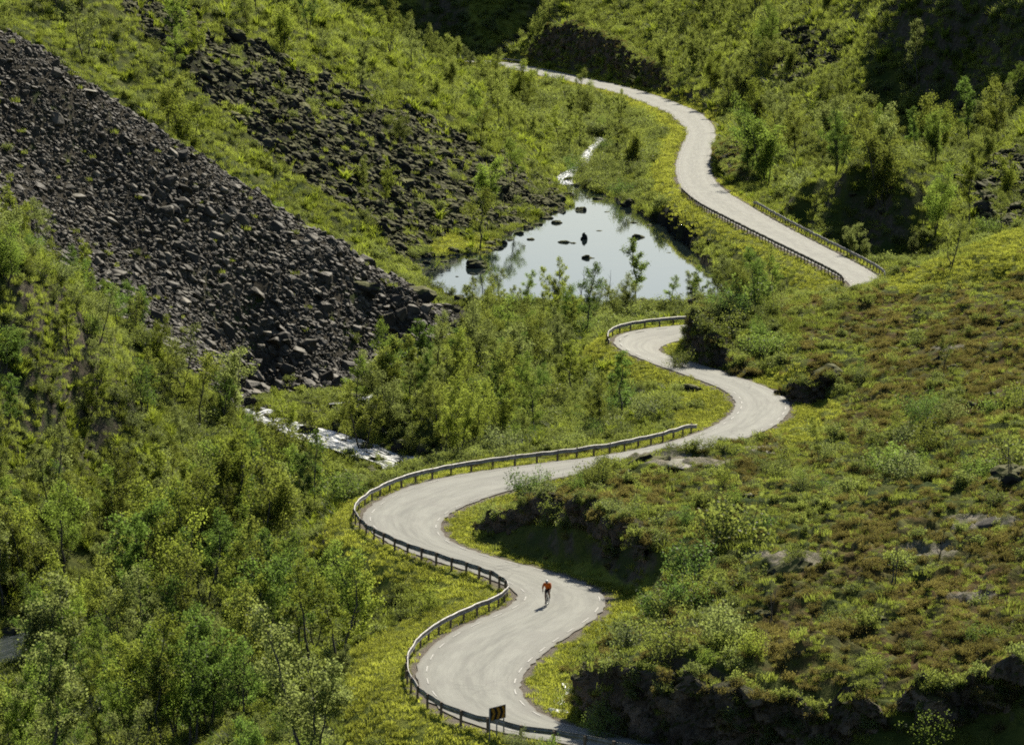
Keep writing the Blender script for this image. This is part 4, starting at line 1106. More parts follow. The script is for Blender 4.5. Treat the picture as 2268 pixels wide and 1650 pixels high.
# low ground plants
LOW = {}
def reg(k, me): LOW.setdefault(k, []).append(me)
for q in range(3):
    V, F, T, tn = blades(q + 40, 76, .42, .32, .022, .7); reg('grass', np_mesh('grass_tuft', V, F, ['grass_blade'], F3=T, attrs={'tone': tn}))
for q in range(3):
    V, F, T, tn = blades(q + 60, 60, .40, .20, .030, .7); reg('verge', np_mesh('verge_tuft', V, F, ['verge_blade'], F3=T, attrs={'tone': tn}))
for q in range(3):
    wd_, lf_ = shrub(q + 900, .40, .55, 12, 9, .065, .6, .07); reg('heath', joined('heath_clump', wd_, lf_, 'bark', 'heath_leaf'))
for q in range(3):
    wd_, lf_ = shrub(q + 950, .62, .55, 12, 9, .085, .8, .09); reg('scrub', joined('scrub_clump', wd_, lf_, 'bark', 'willow_leaf' if q else 'birch_leaf'))
for q in range(3):
    V, F, T, tn = blades(q + 80, 44, .20, .70, .06, .9); reg('herb', np_mesh('herb_clump', V, F, ['herb_leaf'], F3=T, attrs={'tone': tn}))
# stones
import bmesh
def stone(seed, flat=.5, cuts=16):
    rs = np.random.default_rng(seed)
    bm = bmesh.new()
    p_ = unit(rs.normal(0, 1, (cuts, 3))) * rs.uniform(.75, 1.0, (cuts, 1)) * np.array([.62, .44, .44 * flat * 1.3])
    for q in p_: bm.verts.new(q)
    bmesh.ops.convex_hull(bm, input=bm.verts)
    for v in [v for v in bm.verts if not v.link_faces]: bm.verts.remove(v)
    bmesh.ops.bevel(bm, geom=list(bm.edges), offset=.022, segments=1, affect='EDGES')
    me = bpy.data.meshes.new('stone'); bm.to_mesh(me); bm.free()
    return me
STONE = [stone(q, f, c) for q, f, c in ((1,.55,14),(2,.8,18),(3,.4,12),(4,.65,16),(5,.9,20),(6,.5,14),(7,.3,12),(8,.75,15))]
def stones(mat):
    r_ = []
    for me in STONE:
        c = me.copy(); c.materials.clear(); c.materials.append(MATS[mat]); r_.append(c)
    return r_
def dome(seed):
    bm = bmesh.new(); bmesh.ops.create_icosphere(bm, subdivisions=3, radius=.55)
    rs = np.random.default_rng(seed); e = rs.uniform(.65, 1.0), rs.uniform(.5, .75)
    for v in bm.verts:
        p_ = v.co.copy(); d_, q_ = mnoise.voronoi(p_ * 1.7 + Vector((seed * 3.1, 0, 0)))
        k = 1 + .30 * (mnoise.cell(q_[0] * 4.3) - .5) + .16 * mnoise.noise(p_ * 2.2 + Vector((seed, 5, 1))) + .08 * mnoise.noise(p_ * 6)
        v.co = Vector((p_.x * k, p_.y * k * e[0], p_.z * k * e[1]))
    me = bpy.data.meshes.new('stone'); bm.to_mesh(me); bm.free()
    return me
ANGULAR, STONE_D = STONE, [dome(q) for q in range(1, 9)]
ST_GREY, ST_PALE_GLINT = stones('grey_rock'), stones('pale_glint_rock')
STONE = STONE_D
ST_MOSS, ST_WET = stones('mossy_rock'), stones('wet_rock')

# ------------------------------------------------------------------ where they grow
area = np.abs(X / Y)[:, :1] * 0 + (su[1] - su[0]) * (ty[1] - ty[0]) * Y ** 2
UB, VB = UG, VG
INF = ((UB > -360) & (UB < 2640) & (VB > -90) & (VB < 1745)) * np.where((UB < -120) | (UB > 2390), .6, 1.0)
visw = np.where(VIS, 1.0, .35)
free = (redge > 1.6) & (sd > .3) & (swd > 2.6) & (uwd > 2.0)
nsl = np.abs(np.gradient(Z, axis=1)) / np.gradient(Y, axis=1)
def Zn(poly, y0, y1): return (inpoly(UG, VG, poly) & (Y > y0) & (Y < y1)).astype(np.float32)
z_low = Zn([(-500,1180),(500,1090),(640,1060),(800,1085),(720,1180),(700,1230),(860,1262),(985,1300),(900,1350),(800,1390),(765,1480),(740,1560),(730,1800),(-500,1900)], 190, 345)
z_hill = Zn([(-500,100),(0,400),(110,520),(270,720),(540,850),(560,900),(540,940),(640,1000),(760,1060),(500,1130),(-500,1300)], 295, 408)
z_mid = Zn([(1000,688),(1560,676),(1700,640),(1720,690),(1340,740),(1345,775),(1390,800),(1490,850),(1520,870),(1470,950),(1000,1025),(925,1010),(830,960),(720,895),(900,850),(1040,800)], 318, 480)
z_val = Zn([(1060,150),(1180,170),(1400,235),(1480,270),(1470,400),(1500,440),(1640,540),(1800,620),(1860,660),(1600,680),(1560,600),(1500,510),(1400,462),(1300,420),(1262,400),(1180,440),(1230,330)], 440, 930)
z_B = (sstep(450, 462, Y) * (UG < 1250) * (Y < 960) * (VG < 560) * (1 - z_val) * (1 - .3 * m_scree2)).astype(np.float32)
z_C = ((Y > 478) & (Y < 990) & (side >= 0) & (X > np.interp(Y, RC[np.argsort(RC[:, 1]), 1], RC[np.argsort(RC[:, 1]), 0]) + 1) & (UG > 1150) & (VG < 620)).astype(np.float32) * (1 - z_val)
z_D = m_knoll
grove = sstep(-.15, .45, fbm(X / 9.0, Y / 18.0, 3, 201))
grove2 = sstep(.05, .5, fbm(X / 6.0, Y / 14.0, 3, 231))
road_keep = sstep(3.0, 7.0, redge)
cap = np.where(side < 0, sstep(5.0, 9.5, redge), sstep(2.2, 4.5, redge))
D_tree = (z_low * .088 + z_hill * .040 * (.4 + grove) + z_mid * np.where(VG < 745, .070, .066) + z_val * .012 + z_B * .018 * (.10 + grove) + z_C * .022 * (.15 + grove) + z_D * .0035 * (.2 + grove2)) * cap
z_pool = Zn([(-300,1385),(75,1385),(95,1650),(-300,1650)], 200, 320)
no_tree = np.maximum(Zn([(1310,745),(1400,700),(1560,690),(1560,850),(1440,930),(1330,900),(1290,800)], 300, 440), z_pool)
D_tree *= 1 - no_tree
D_tree *= (1 - .93 * m_scree1) * (1 - .40 * np.maximum(m_scree2, m_scree3)) * (1 - m_verge * .9)
z_Dsc = Zn([(1020,1155),(1300,1075),(1500,1030),(1760,1030),(2000,910),(2300,900),(2500,1080),(2000,1105),(1700,1140),(1740,1230),(1640,1380),(1700,1470),(1480,1482),(1380,1440),(1480,1320),(1500,1230),(1250,1170)], 200, 330)
z_Dsc = np.maximum(z_Dsc, Zn([(1540,690),(1700,680),(1760,800),(1900,780),(2000,800),(1860,880),(1700,830),(1560,740)], 340, 410))
D_bush = z_low * .19 + z_hill * .12 + z_mid * .16 + z_val * .13 + z_B * .034 * (.2 + grove) + z_C * .036 * (.25 + grove) + z_D * .009 * (.2 + grove2) + z_Dsc * .25 * (.08 + grove2)
z_top = Zn([(1290,1480),(1500,1455),(1800,1450),(2280,1480),(2300,1560),(1960,1545),(1600,1492),(1340,1520)], 200, 226)
D_bush = D_bush + z_top * .22
z_shore = Zn([(1262,402),(1330,418),(1480,495),(1560,575),(1640,625),(1720,640),(1640,560),(1560,505),(1480,445),(1450,400),(1462,330),(1420,240),(1280,230),(1330,330),(1290,380)], 440, 820)
D_bush = D_bush + z_shore * .22
D_bush *= np.where(side < 0, sstep(3.2, 7.0, redge), sstep(1.6, 3.5, redge)) * (1 - .9 * m_scree1) * (1 - .20 * np.maximum(m_scree2, m_scree3)) * (1 - m_verge * .85)
open_view = np.maximum(Zn([(1000,115),(1250,140),(1260,235),(1150,215),(1040,175)], 700, 960), Zn([(985,0),(1200,0),(1190,128),(1060,140)], 850, 1000))
D_bush *= 1 - z_pool
z_view = Zn([(530,925),(640,960),(930,1040),(900,1075),(800,1140),(640,1130),(520,1040)], 310, 385)
D_tree *= 1 - .8 * z_view
D_bush *= 1 - .45 * z_view
z_face = np.maximum(Zn([(1050,1150),(1200,1160),(1420,1188),(1470,1300),(1300,1285),(1150,1232),(1050,1195)], 245, 285), Zn([(1280,1505),(1500,1488),(1960,1548),(2300,1600),(2300,1760),(1280,1660)], 195, 212.5))
D_bush *= 1 - z_face
D_tree *= 1 - open_view
D_bush *= 1 - open_view
NSL = .12
def scatter(D, rs, cap_n=None):
    w = (D * area * INF * visw * free * np.where(nsl > 1.6, NSL, 1)).ravel()
    n_ = int(w.sum())
    if cap_n: n_ = min(n_, cap_n)
    k = rs.choice(len(w), n_, p=w / w.sum())
    i, j = np.unravel_index(k, (NU, NT))
    fi_, fj_ = i + rs.uniform(-.5, .5, n_), j + rs.uniform(-.5, .5, n_)
    y = np.exp(np.interp(fj_, np.arange(NT), ty)); x = np.interp(fi_, np.arange(NU), su) * y
    return np.stack([x, y, H(x, y)], 1)
def thin(p_, dmin):
    """drop points closer than DMIN to one kept before"""
    keep, cells = [], {}
    for q, (x, y, z) in enumerate(p_):
        c = (int(x // dmin), int(y // dmin)); ok = True
        for a in (-1, 0, 1):
            for b_ in (-1, 0, 1):
                for o_ in cells.get((c[0] + a, c[1] + b_), ()):
                    if (p_[o_][0] - x) ** 2 + (p_[o_][1] - y) ** 2 < dmin * dmin: ok = False
        if ok: keep.append(q); cells.setdefault(c, []).append(q)
    return p_[keep]
def seen(p_, h_):
    """is a thing of height H on the ground point P seen over the ground in front of it?"""
    a, b_ = gidx(p_[:, 0], p_[:, 1])
    u, v = proj(p_[:, 0], p_[:, 1], p_[:, 2] + h_)
    ia, jb = np.clip(np.round(a).astype(int), 0, NU - 1), np.clip(np.floor(b_).astype(int) - 3, 0, NT - 1)
    return (v < VMIN[ia, jb]) & (u > -20) & (u < 2290) & (v < 1660) & (proj(p_[:, 0], p_[:, 1], p_[:, 2])[1] > -5)

STUFF_COL = {}
def stuff(name, label, cat, meshes, pts, scl, rot, idx):
    """ground cover nobody could count: one object, its plants placed by geometry nodes"""
    c = bpy.data.collections.new(name + '_kinds')
    for k, me in enumerate(meshes):
        o = bpy.data.objects.new(f'{name}_kind_{k:02d}', me); c.objects.link(o)
    n_ = len(pts)
    me = bpy.data.meshes.new(name)
    me.vertices.add(n_); me.vertices.foreach_set('co', np.asarray(pts, np.float32).ravel())
    a = me.attributes.new('rot', 'FLOAT_VECTOR', 'POINT'); a.data.foreach_set('vector', np.asarray(rot, np.float32).ravel())
    a = me.attributes.new('scl', 'FLOAT_VECTOR', 'POINT'); a.data.foreach_set('vector', np.asarray(scl, np.float32).ravel())
    a = me.attributes.new('idx', 'INT', 'POINT'); a.data.foreach_set('value', np.asarray(idx, np.int32))
    me.update()
    o = link(name, me, kind='stuff', label=label, category=cat)
    g = bpy.data.node_groups.new(name, 'GeometryNodeTree')
    g.interface.new_socket('Geometry', in_out='INPUT', socket_type='NodeSocketGeometry')
    g.interface.new_socket('Geometry', in_out='OUTPUT', socket_type='NodeSocketGeometry')
    gi, go = g.nodes.new('NodeGroupInput'), g.nodes.new('NodeGroupOutput')
    ins, ci = g.nodes.new('GeometryNodeInstanceOnPoints'), g.nodes.new('GeometryNodeCollectionInfo')
    ci.inputs['Collection'].default_value = c
    ci.inputs['Separate Children'].default_value = True; ci.inputs['Reset Children'].default_value = True
    ins.inputs['Pick Instance'].default_value = True
    L_ = g.links.new
    def na(nm, typ):
        q = g.nodes.new('GeometryNodeInputNamedAttribute'); q.data_type = typ; q.inputs['Name'].default_value = nm
        return q.outputs['Attribute']
    L_(gi.outputs[0], ins.inputs['Points']); L_(ci.outputs[0], ins.inputs['Instance'])
    L_(na('idx', 'INT'), ins.inputs['Instance Index']); L_(na('scl', 'FLOAT_VECTOR'), ins.inputs['Scale'])
    er = g.nodes.new('FunctionNodeEulerToRotation'); L_(na('rot', 'FLOAT_VECTOR'), er.inputs[0]); L_(er.outputs[0], ins.inputs['Rotation'])
    L_(ins.outputs[0], go.inputs[0])
    o.modifiers.new('plants', 'NODES').node_group = g
    return o
def zrot(rs, n_, tilt=.08): return np.stack([rs.normal(0, tilt, n_), rs.normal(0, tilt, n_), rs.uniform(0, 2 * PI, n_)], 1)

# ------------------------------------------------------------------ trees and bushes, one by one
ORD = ['', 'second', 'third', 'fourth', 'fifth', 'sixth', 'seventh', 'eighth', 'ninth', 'tenth', 'eleventh', 'twelfth', 'thirteenth', 'fourteenth', 'fifteenth', 'sixteenth',
       'seventeenth', 'eighteenth', 'nineteenth', 'twentieth'] + ['farthest'] * 400
TINTS = [('yellow green', (1.08, 1.10, .78)), ('deep green', (.62, .82, .72)), ('olive', (.92, .90, .76)), ('fresh green', (.92, 1.08, .85)), ('grey green', (.98, .98, 1.35))]
def where(x, y, z):
    """(place, landmark to count from, that landmark's place in the photograph) for a point on the ground"""
    u, v = proj(x, y, z)
    i, j = gidx(x, y); i, j = int(round(float(np.clip(i, 0, NU - 1)))), int(round(float(np.clip(j, 0, NT - 1))))
    if z_mid[i, j] > .5:
        if v < 740: return 'on the pond\'s near shore', 'the hairpin', (1400, 740)
        if u > 1250: return 'inside the hairpin loop', 'the hairpin', (1400, 780)
        if v > 900: return 'between stream and long guardrail', 'the guardrail', (1200, 1000)
        return 'between scree toe and hairpin', 'the hairpin', (1360, 770)
    if 400 < Y[i, j] < 480 and 990 < u < 1580 and v > 640: return 'on the pond\'s near shore', 'the hairpin', (1400, 740)
    if z_low[i, j] > .5:
        if v < 1200: return 'above the hidden stream bend', 'the guardrail', (790, 1150)
        if u > 560: return ('just below the near guardrail', 'the guardrail', (900, 1300)) if v < 1400 else ('beside the mown bank', 'the bank', (800, 1500))
        if v < 1400: return 'along the blue pool', 'the pool', (30, 1430)
        return ('in the front thicket', 'the bank', (780, 1550)) if u > 280 else ('in the front corner thicket', 'the pool', (30, 1430))
    if z_hill[i, j] > .5:
        if v < 760: return 'on the near hill\'s crest', 'the scree', (300, 700)
        if v < 940: return 'on the near hill\'s brow', 'the scree', (500, 850)
        return 'on the near hill\'s foot', 'the stream', (560, 920)
    if z_val[i, j] > .5:
        if v < 260: return 'beside the upper stream', 'the road', (1300, 190)
        if v < 440: return 'between inlet stream and road', 'the road', (1500, 340)
        return 'between pond and far guardrail', 'the pond', (1500, 540)
    if Y[i, j] > 450 and u < 1260 and z_C[i, j] < .5:
        if m_scree2[i, j] > .5: return 'among the mossy dark boulders', 'the pond', (1180, 460)
        if v < 130: return 'high on the mountain side', 'the skyline', (860, 0)
        if u < 650: return 'on the strip above the scree', 'the crest', (430, 340)
        return 'on the slope above the pond', 'the pond', (1150, 480)
    if z_C[i, j] > .5:
        if u < 1600: return 'above the far rock cut', 'the road', (1400, 190)
        if v < 230: return 'high on the shaded hillside', 'the corner', (2268, 0)
        if v < 370: return 'on the bushy hillside bench', 'the road', (1640, 320)
        return 'above the dark ravine', 'the road', (1700, 470)
    if v < 720: return 'on the knoll\'s grassy crest', 'the guardrail', (1940, 620)
    if v < 1000: return 'on the brown heath', 'the second bend', (1760, 900)
    if v < 1250: return 'on the knoll behind the cyclist', 'the cliff', (1250, 1170)
    return 'on the heath above the near cliff', 'the road', (1300, 1400)
def number(items):
    """items: [object, words, place, landmark, landmark uv, xyz, group stem]; gives every object a label of its own"""
    by = {}
    for it in items: by.setdefault((it[1], it[2]), []).append(it)
    for (w_, pl), L_ in by.items():
        def dist(it):
            a, b_ = proj(*it[5]); return (a - it[4][0]) ** 2 + (b_ - it[4][1]) ** 2
        L_.sort(key=dist)
        for q, it in enumerate(L_):
            it[0]['label'] = f'{w_} {pl}' + (f', {ORD[q]} from {it[3]}' if q else '') if len(L_) == 1 or q else f'{w_} {pl}, nearest {it[3]}'
            it[0]['group'] = f'{it[6]} {pl}'
def hand(u, v, vt):
    x, y, z = hit(u, v)
    return x, y, z, (v - vt) * math.hypot(y, CAM_H - z) / FPX
items, bitems = [], []
placed = []
def put_birch(x, y, z, hgt, kind, tint, words=None, label=None):
    wm, cm, jm, form, h0 = BIRCH[kind]
    s = hgt / h0
    t = thing('birch_tree', label or 'birch', 'tree', (x, y, z - .05), random.uniform(0, 2 * PI))
    t.scale = (s * random.uniform(.88, 1.12), s * random.uniform(.88, 1.12), s)
    link('trunk', wm, t)
    c = link('crown', cm, t)
    k = random.uniform(.85, 1.12)
    c.color = (*[q * k for q in TINTS[tint][1]], 1)
    size = 'small' if hgt < 4.2 else 'tall' if hgt > 6.2 else 'middling'
    if label is None:
        pl, an, uv = where(x, y, z)
        items.append([t, f'{size} {TINTS[tint][0]} {form} birch', pl, an, uv, (x, y, z), 'birches'])
    else: t['group'] = 'birches ' + where(x, y, z)[0]
    return t
HAND = [(541,1646,1424,5,1,'dark flat topped birch on a tall bare trunk in the front thicket'),(2032,196,52,3,4,'tall pale birch standing against the dark shaded hillside'),
 (1063,556,420,5,2,'spreading birch alone on the grassy tongue in the pond'),(1408,690,530,3,3,'tallest birch standing in front of the pond'),(1222,690,586,1,0,'birch before the middle of the pond'),
 (1132,842,735,4,1,'dark dense birch between scree toe and hairpin'),(1204,880,802,2,1,'low dark round crowned birch inside the hairpin loop'),(646,968,858,7,0,'airy birch at the glittering stream bend'),
 (800,1000,848,1,2,'twin trunked birch with dark stems standing before the white stream'),(765,985,880,0,0,'slim birch on the stream bank beside the twin trunked one'),(190,650,538,3,0,'tall narrow birch on the near hill\'s crest before the scree'),
 (48,548,408,7,0,'broad bright birch at the picture\'s edge before the scree'),(20,640,500,2,3,'birch below the bright broad one at the edge of the scree'),(440,975,788,5,2,'large spreading birch above the stream bend on the near hill'),
 (200,940,802,7,0,'bushy light birch on the near hill before the dark hollow'),(1708,628,540,6,2,'thin bare stemmed birch below the far guardrail'),(1562,672,590,1,3,'birch at the pond\'s corner beside the knoll'),
 (1535,668,600,4,4,'grey green birch on the shore next to the knoll'),(1640,668,575,2,2,'many stemmed birch between pond and far guardrail'),(2106,596,470,6,2,'thin birch on the skyline of the grassy knoll'),(2210,330,170,7,2,'large olive birch on the hillside below the shaded corner'),
 (1100,690,590,6,4,'sparse pale birch at the pond\'s outlet'),(1888,566,494,4,4,'round pale birch behind the ravine guardrail'),(1918,578,528,4,4,'smaller pale birch beside the round one behind the guardrail'),(2022,574,522,4,4,'low pale birch in the mouth of the dark ravine'),
 (700,1350,1225,4,3,'grey green birch just below the near guardrail'),(600,1340,1170,3,1,'deep green slender birch towering above the thicket'),(760,1500,1430,4,4,'pale willowy birch beside the mown bank'),(350,790,700,2,0,'birch on the brow where the near hill meets the scree'),
 (1160,700,600,0,3,'slim birch on the pond\'s near shore by the outlet'),(1480,690,610,0,3,'slim birch between the tallest birch and the knoll'),(1320,700,620,6,2,'thin crowned birch before the pond with bare stems'),(1040,150,100,7,4,'distant pale birch where the far road leaves the valley'),(1030,735,694,7,2,'olive birch hiding the outlet beside the huge toe boulder'),(1062,760,704,2,0,'yellow green birch below the outlet, beside the toe of the scree'),(975,800,720,4,2,'bushy olive birch on the stream bank under the scree')]
for u, v, vt, k, ti, lb in HAND:
    x, y, z, hg = hand(u, v, vt)
    put_birch(x, y, z, hg, k, ti, label=lb); placed.append((x, y, z))
rs = np.random.default_rng(5)
pt = thin(np.vstack([np.array(placed), scatter(D_tree, rs)]), 1.7)[len(placed):] if True else None
pt = pt[np.array([all((x - a) ** 2 + (y - b_) ** 2 > 1.6 for a, b_, _ in placed) for x, y, z in pt])]
hts = np.clip(rs.normal(5.7, 1.3, len(pt)), 3.0, 8.6)
hts *= np.where(sample(z_view, pt[:, 0], pt[:, 1]) > .5, .72, 1.0)
vpt = sample(VG, pt[:, 0], pt[:, 1])
hts *= np.where((sample(z_mid, pt[:, 0], pt[:, 1]) > .5) & (vpt < 745), .66, np.where(sample(z_hill, pt[:, 0], pt[:, 1]) > .5, .84, np.where(sample(z_mid, pt[:, 0], pt[:, 1]) > .5, .82, 1.0)))
hts *= np.where(sample(z_D, pt[:, 0], pt[:, 1]) > .5, .5, 1.0) * np.where(sample(z_C, pt[:, 0], pt[:, 1]) > .5, 1.1, 1.0)
vis_t = seen(pt, hts * .6)
order = np.argsort(-(hts / np.hypot(pt[:, 0], pt[:, 1])) * vis_t)
n_ind = 300 - len(HAND)
kinds_t, tints_t = rs.integers(0, 8, len(pt)), rs.integers(0, 5, len(pt))
for q in order[:n_ind]: put_birch(*pt[q], hts[q], int(kinds_t[q]), int(tints_t[q]))
rest = order[n_ind:]
s_ = np.array([hts[q] / BIRCH[kinds_t[q]][4] for q in rest])
stuff('birch_woodland', 'loose woodland of smaller birches over both mountain sides', 'woodland', [b_[2] for b_ in BIRCH], pt[rest] - np.array([0, 0, .05]),
      np.stack([s_, s_, s_], 1) * rs.uniform(.9, 1.1, (len(rest), 3)), zrot(rs, len(rest), .05), kinds_t[rest])
print('trees', len(pt), 'in view', int(vis_t.sum()))

def put_shrub(x, y, z, hgt, kind, tint, label=None, parts=False, wide=1.0):
    me, form, h0, wm, fm = SHRUB[kind]
    s = hgt / h0
    t = thing('shrub', label or 'shrub', 'bush', (x, y, z - .04), random.uniform(0, 2 * PI), me=None if parts else me)
    t.scale = (s * wide, s * wide, s)
    col = (*TINTS[tint][1], 1)
    if parts: link('stems', wm, t); link('foliage', fm, t).color = col
    else: t.color = col
    if label is None:
        pl, an, uv = where(x, y, z)
        size = 'small' if hgt < 1.25 else 'big' if hgt > 1.9 else 'middling'
        bitems.append([t, f'{size} {TINTS[tint][0]} {form} bush', pl, an, uv, (x, y, z), 'bushes'])
    else: t['group'] = 'bushes ' + where(x, y, z)[0]
placed_b = []
for u, v, vt, k, ti, wd_, lb in [(1150,1668,1610,4,4,1.0,'leafy willow bush in front of the guardrail beside the bend marker'),(1338,1638,1556,4,3,.9,'round light bush beside the road at the foot of the near cliff'),(1215,1675,1628,1,3,1.0,'low weedy bush against the guardrail near the bend marker'),
                            (2052,1668,1560,2,3,1.3,'tall leafy sapling before the dark rock in the bottom corner'),(1500,815,762,4,2,1.1,'olive bush overhanging the hairpin road'),(960,1350,1270,2,0,.9,'upright yellow green willow in the crook of the guardrail'),
                            (905,1352,1290,2,0,1.0,'upright willow clump next to the mown crook of the guardrail'),(1600,760,680,4,2,1.3,'dense bush on the knoll tip above the hairpin'),(1690,790,720,4,3,1.3,'big fresh bush on the knoll above the second bend'),(2160,1540,1470,2,0,1.4,'wide willow thicket above the bottom corner rock'),
                            (2240,1545,1465,5,0,1.4,'wispy willow thicket beside the picture\'s lower edge on the heath'),(1420,1160,1095,2,0,1.2,'upright willow clump on the cliff top behind the cyclist'),(1230,1160,1100,4,0,1.2,'rounded willow above the long roadside cliff'),(1560,1330,1255,4,0,1.3,'leafy willow beside the lower end of the long cliff'),(1266,374,340,4,1,1.2,'dark bush left of the inlet stream above the pond'),(1304,376,338,4,2,1.3,'olive bush over the inlet stream beside the split boulder'),(1268,345,306,2,2,1.2,'upright bush beside the white glimpse of upper stream'),(1352,342,300,4,1,1.2,'dark dense bush on the road side of the upper stream'),(1296,304,262,4,4,1.2,'grey green bush closing the upper stream from view'),(1335,292,256,2,3,1.2,'tall fresh bush where the upper stream vanishes'),(1294,388,350,4,2,1.2,'olive bush standing in the gap between the two stream glimpses'),(1274,386,354,1,1,1.1,'low dark bush at the inlet before the upper stream')]:
    x, y, z, hg = hand(u, v, vt)
    put_shrub(x, y, z, hg, k, ti, lb, True, wd_); placed_b.append((x, y, z))
pb = thin(scatter(D_bush, rs), .75)
hb = np.clip(rs.lognormal(.32, .34, len(pb)), .6, 2.9)
hb *= np.where(sample(z_view, pb[:, 0], pb[:, 1]) > .5, .6, 1.0)
hb *= np.where(sample(no_tree, pb[:, 0], pb[:, 1]) > .5, .8, 1.0)
hb *= np.where(sample(z_Dsc, pb[:, 0], pb[:, 1]) > .5, 1.15, np.where(sample(z_D, pb[:, 0], pb[:, 1]) > .5, .7, 1.0))
vis_b = seen(pb, hb * .6)
order = np.argsort(-(hb / np.hypot(pb[:, 0], pb[:, 1])) * vis_b)
n_ind = 300 - len(placed_b)
kb, tb = rs.integers(0, 6, len(pb)), rs.integers(0, 5, len(pb))
for q in order[:n_ind]: put_shrub(*pb[q], hb[q], int(kb[q]), int(tb[q]))
rest = order[n_ind:]
s_ = np.array([hb[q] / SHRUB[kb[q]][2] for q in rest])
stuff('undergrowth', 'dense willow and birch undergrowth of the valley', 'undergrowth', [b_[0] for b_ in SHRUB], pb[rest] - np.array([0, 0, .04]), np.stack([s_ * 1.15, s_ * 1.15, s_], 1), zrot(rs, len(rest)), kb[rest])
print('bushes', len(pb), 'in view', int(vis_b.sum()))
for u, v, vt, lb in [(1290,694,592,'leafless grey tree among the birches before the pond'),(1345,694,600,'dead pole like birch before the pond'),(1242,1082,1040,'small bare sapling at the roadside by the long bend'),(2080,1240,1150,'bare forked sapling on the heath'),(1978,1300,1180,'dead crooked sapling on the knoll'),
                 (2050,1395,1365,'short broken grey stump on the heath'),(1705,1395,1290,'bare thin sapling above the near cliff'),(1410,1120,1062,'bare sapling among the willows beside the long bend'),(1612,1060,1000,'dead bent sapling beside the pale outcrop'),(1960,745,690,'lone bare sapling on the brown heath'),(2240,1080,965,'tall bare sapling on the knoll\'s edge')]:
    x, y, z, hg = hand(u, v, vt)
    k = random.randrange(3)
    t = thing('bare_sapling', lb, 'dead tree', (x, y, z - .03), random.uniform(0, 6), me=DEAD[k]); s = hg / 3.2; t.scale = (s, s, s)

# ------------------------------------------------------------------ rocks
ritems = []
def put_rock(x, y, z, size, kind, mats, tone, rot, words=None, label=None, name='boulder', flat=1.0, sink=.12):
    t = thing(name, label or 'boulder', 'rock', (x, y, z + size * .12 * flat - sink * size), me=mats[kind])
    t.rotation_euler = rot; t.scale = (size / 1.1, size / 1.1, size / 1.1 * flat)
    t.color = (*[tone] * 3, 1)
    return t
for u, v, w, hf, lb in [(1054,592,58,1.1,'largest mossy rock in the pond, below the grassy tongue'),(1232,494,27,.9,'flat mossy rock in the upper middle of the pond'),(1286,466,28,1.0,'round dark rock in the pond nearest its inlet'),(1250,537,30,.7,'jagged low rock in the middle of the pond'),(1270,539,16,.7,'small rock touching the jagged one in the pond'),
                    (1294,530,15,2.2,'upright pointed rock standing in the pond'),(1303,572,27,.9,'mossy domed rock in the lower middle of the pond'),(1330,512,20,.4,'thin flat rock barely above the pond'),(1414,526,30,.9,'mossy rock near the far guardrail side of the pond'),(1437,499,20,.6,'low dark rock by the pond\'s road side shore'),
                    (1404,494,18,.6,'low mossy rock next to the shore under the far road'),(945,584,24,.9,'dark rock off the scree side of the pond'),(957,599,15,.8,'small dark rock below its larger neighbour at the scree side'),(1013,613,11,.5,'smallest rock alone in the dark reflection'),(1130,532,18,.8,'mossy rock off the tip of the grassy tongue'),
                    (1175,531,20,.8,'round mossy rock beyond the tip of the grassy tongue'),(1106,551,22,.8,'mossy rock at the very tip of the grassy tongue'),(1327,441,32,.6,'long low rock at the pond\'s head'),(1303,439,12,.6,'small round rock at the pond\'s head'),(1256,400,24,1.0,'dark boulder splitting the inlet stream'),
                    (905,570,40,1.1,'dark shore boulder where the grassy tongue begins'),(1170,506,30,.9,'mossy shore boulder above the grassy tongue'),(1205,468,34,.9,'mossy shore boulder below the inlet'),(1240,462,24,.8,'last mossy boulder on the scree side before the inlet'),(1480,560,12,.5,'tiny rock near the pond\'s guardrail shore'),(1150,518,26,.9,'mossy rock between the tongue tip and the shore boulders'),(1192,498,22,.8,'small mossy rock just beyond the shore boulder above the tongue'),(1214,484,26,.8,'mossy rock lapped by water below the inlet shore'),(1088,553,26,.8,'dark rock under the edge of the grassy tongue'),(985,580,22,.7,'dark rock between the tongue and its smaller neighbour'),(925,592,34,.9,'dark block at the pond\'s scree end'),(1160,545,12,.5,'pebble like rock alone off the tongue tip'),(1345,470,16,.5,'small flat rock beside the round one near the inlet'),(1095,658,26,.6,'mossy rock awash at the near shore before the birches')]:
    x, y, z = P(u, v, POND_Z)
    sz = w * math.hypot(y, CAM_H) / FPX
    put_rock(x, y, POND_Z, sz, random.randrange(8), ST_WET, 1.0, (random.uniform(-.15, .15), random.uniform(-.15, .15), random.uniform(-.5, .5)), label=lb, name='pond_rock', flat=hf)['group'] = 'rocks in the pond'
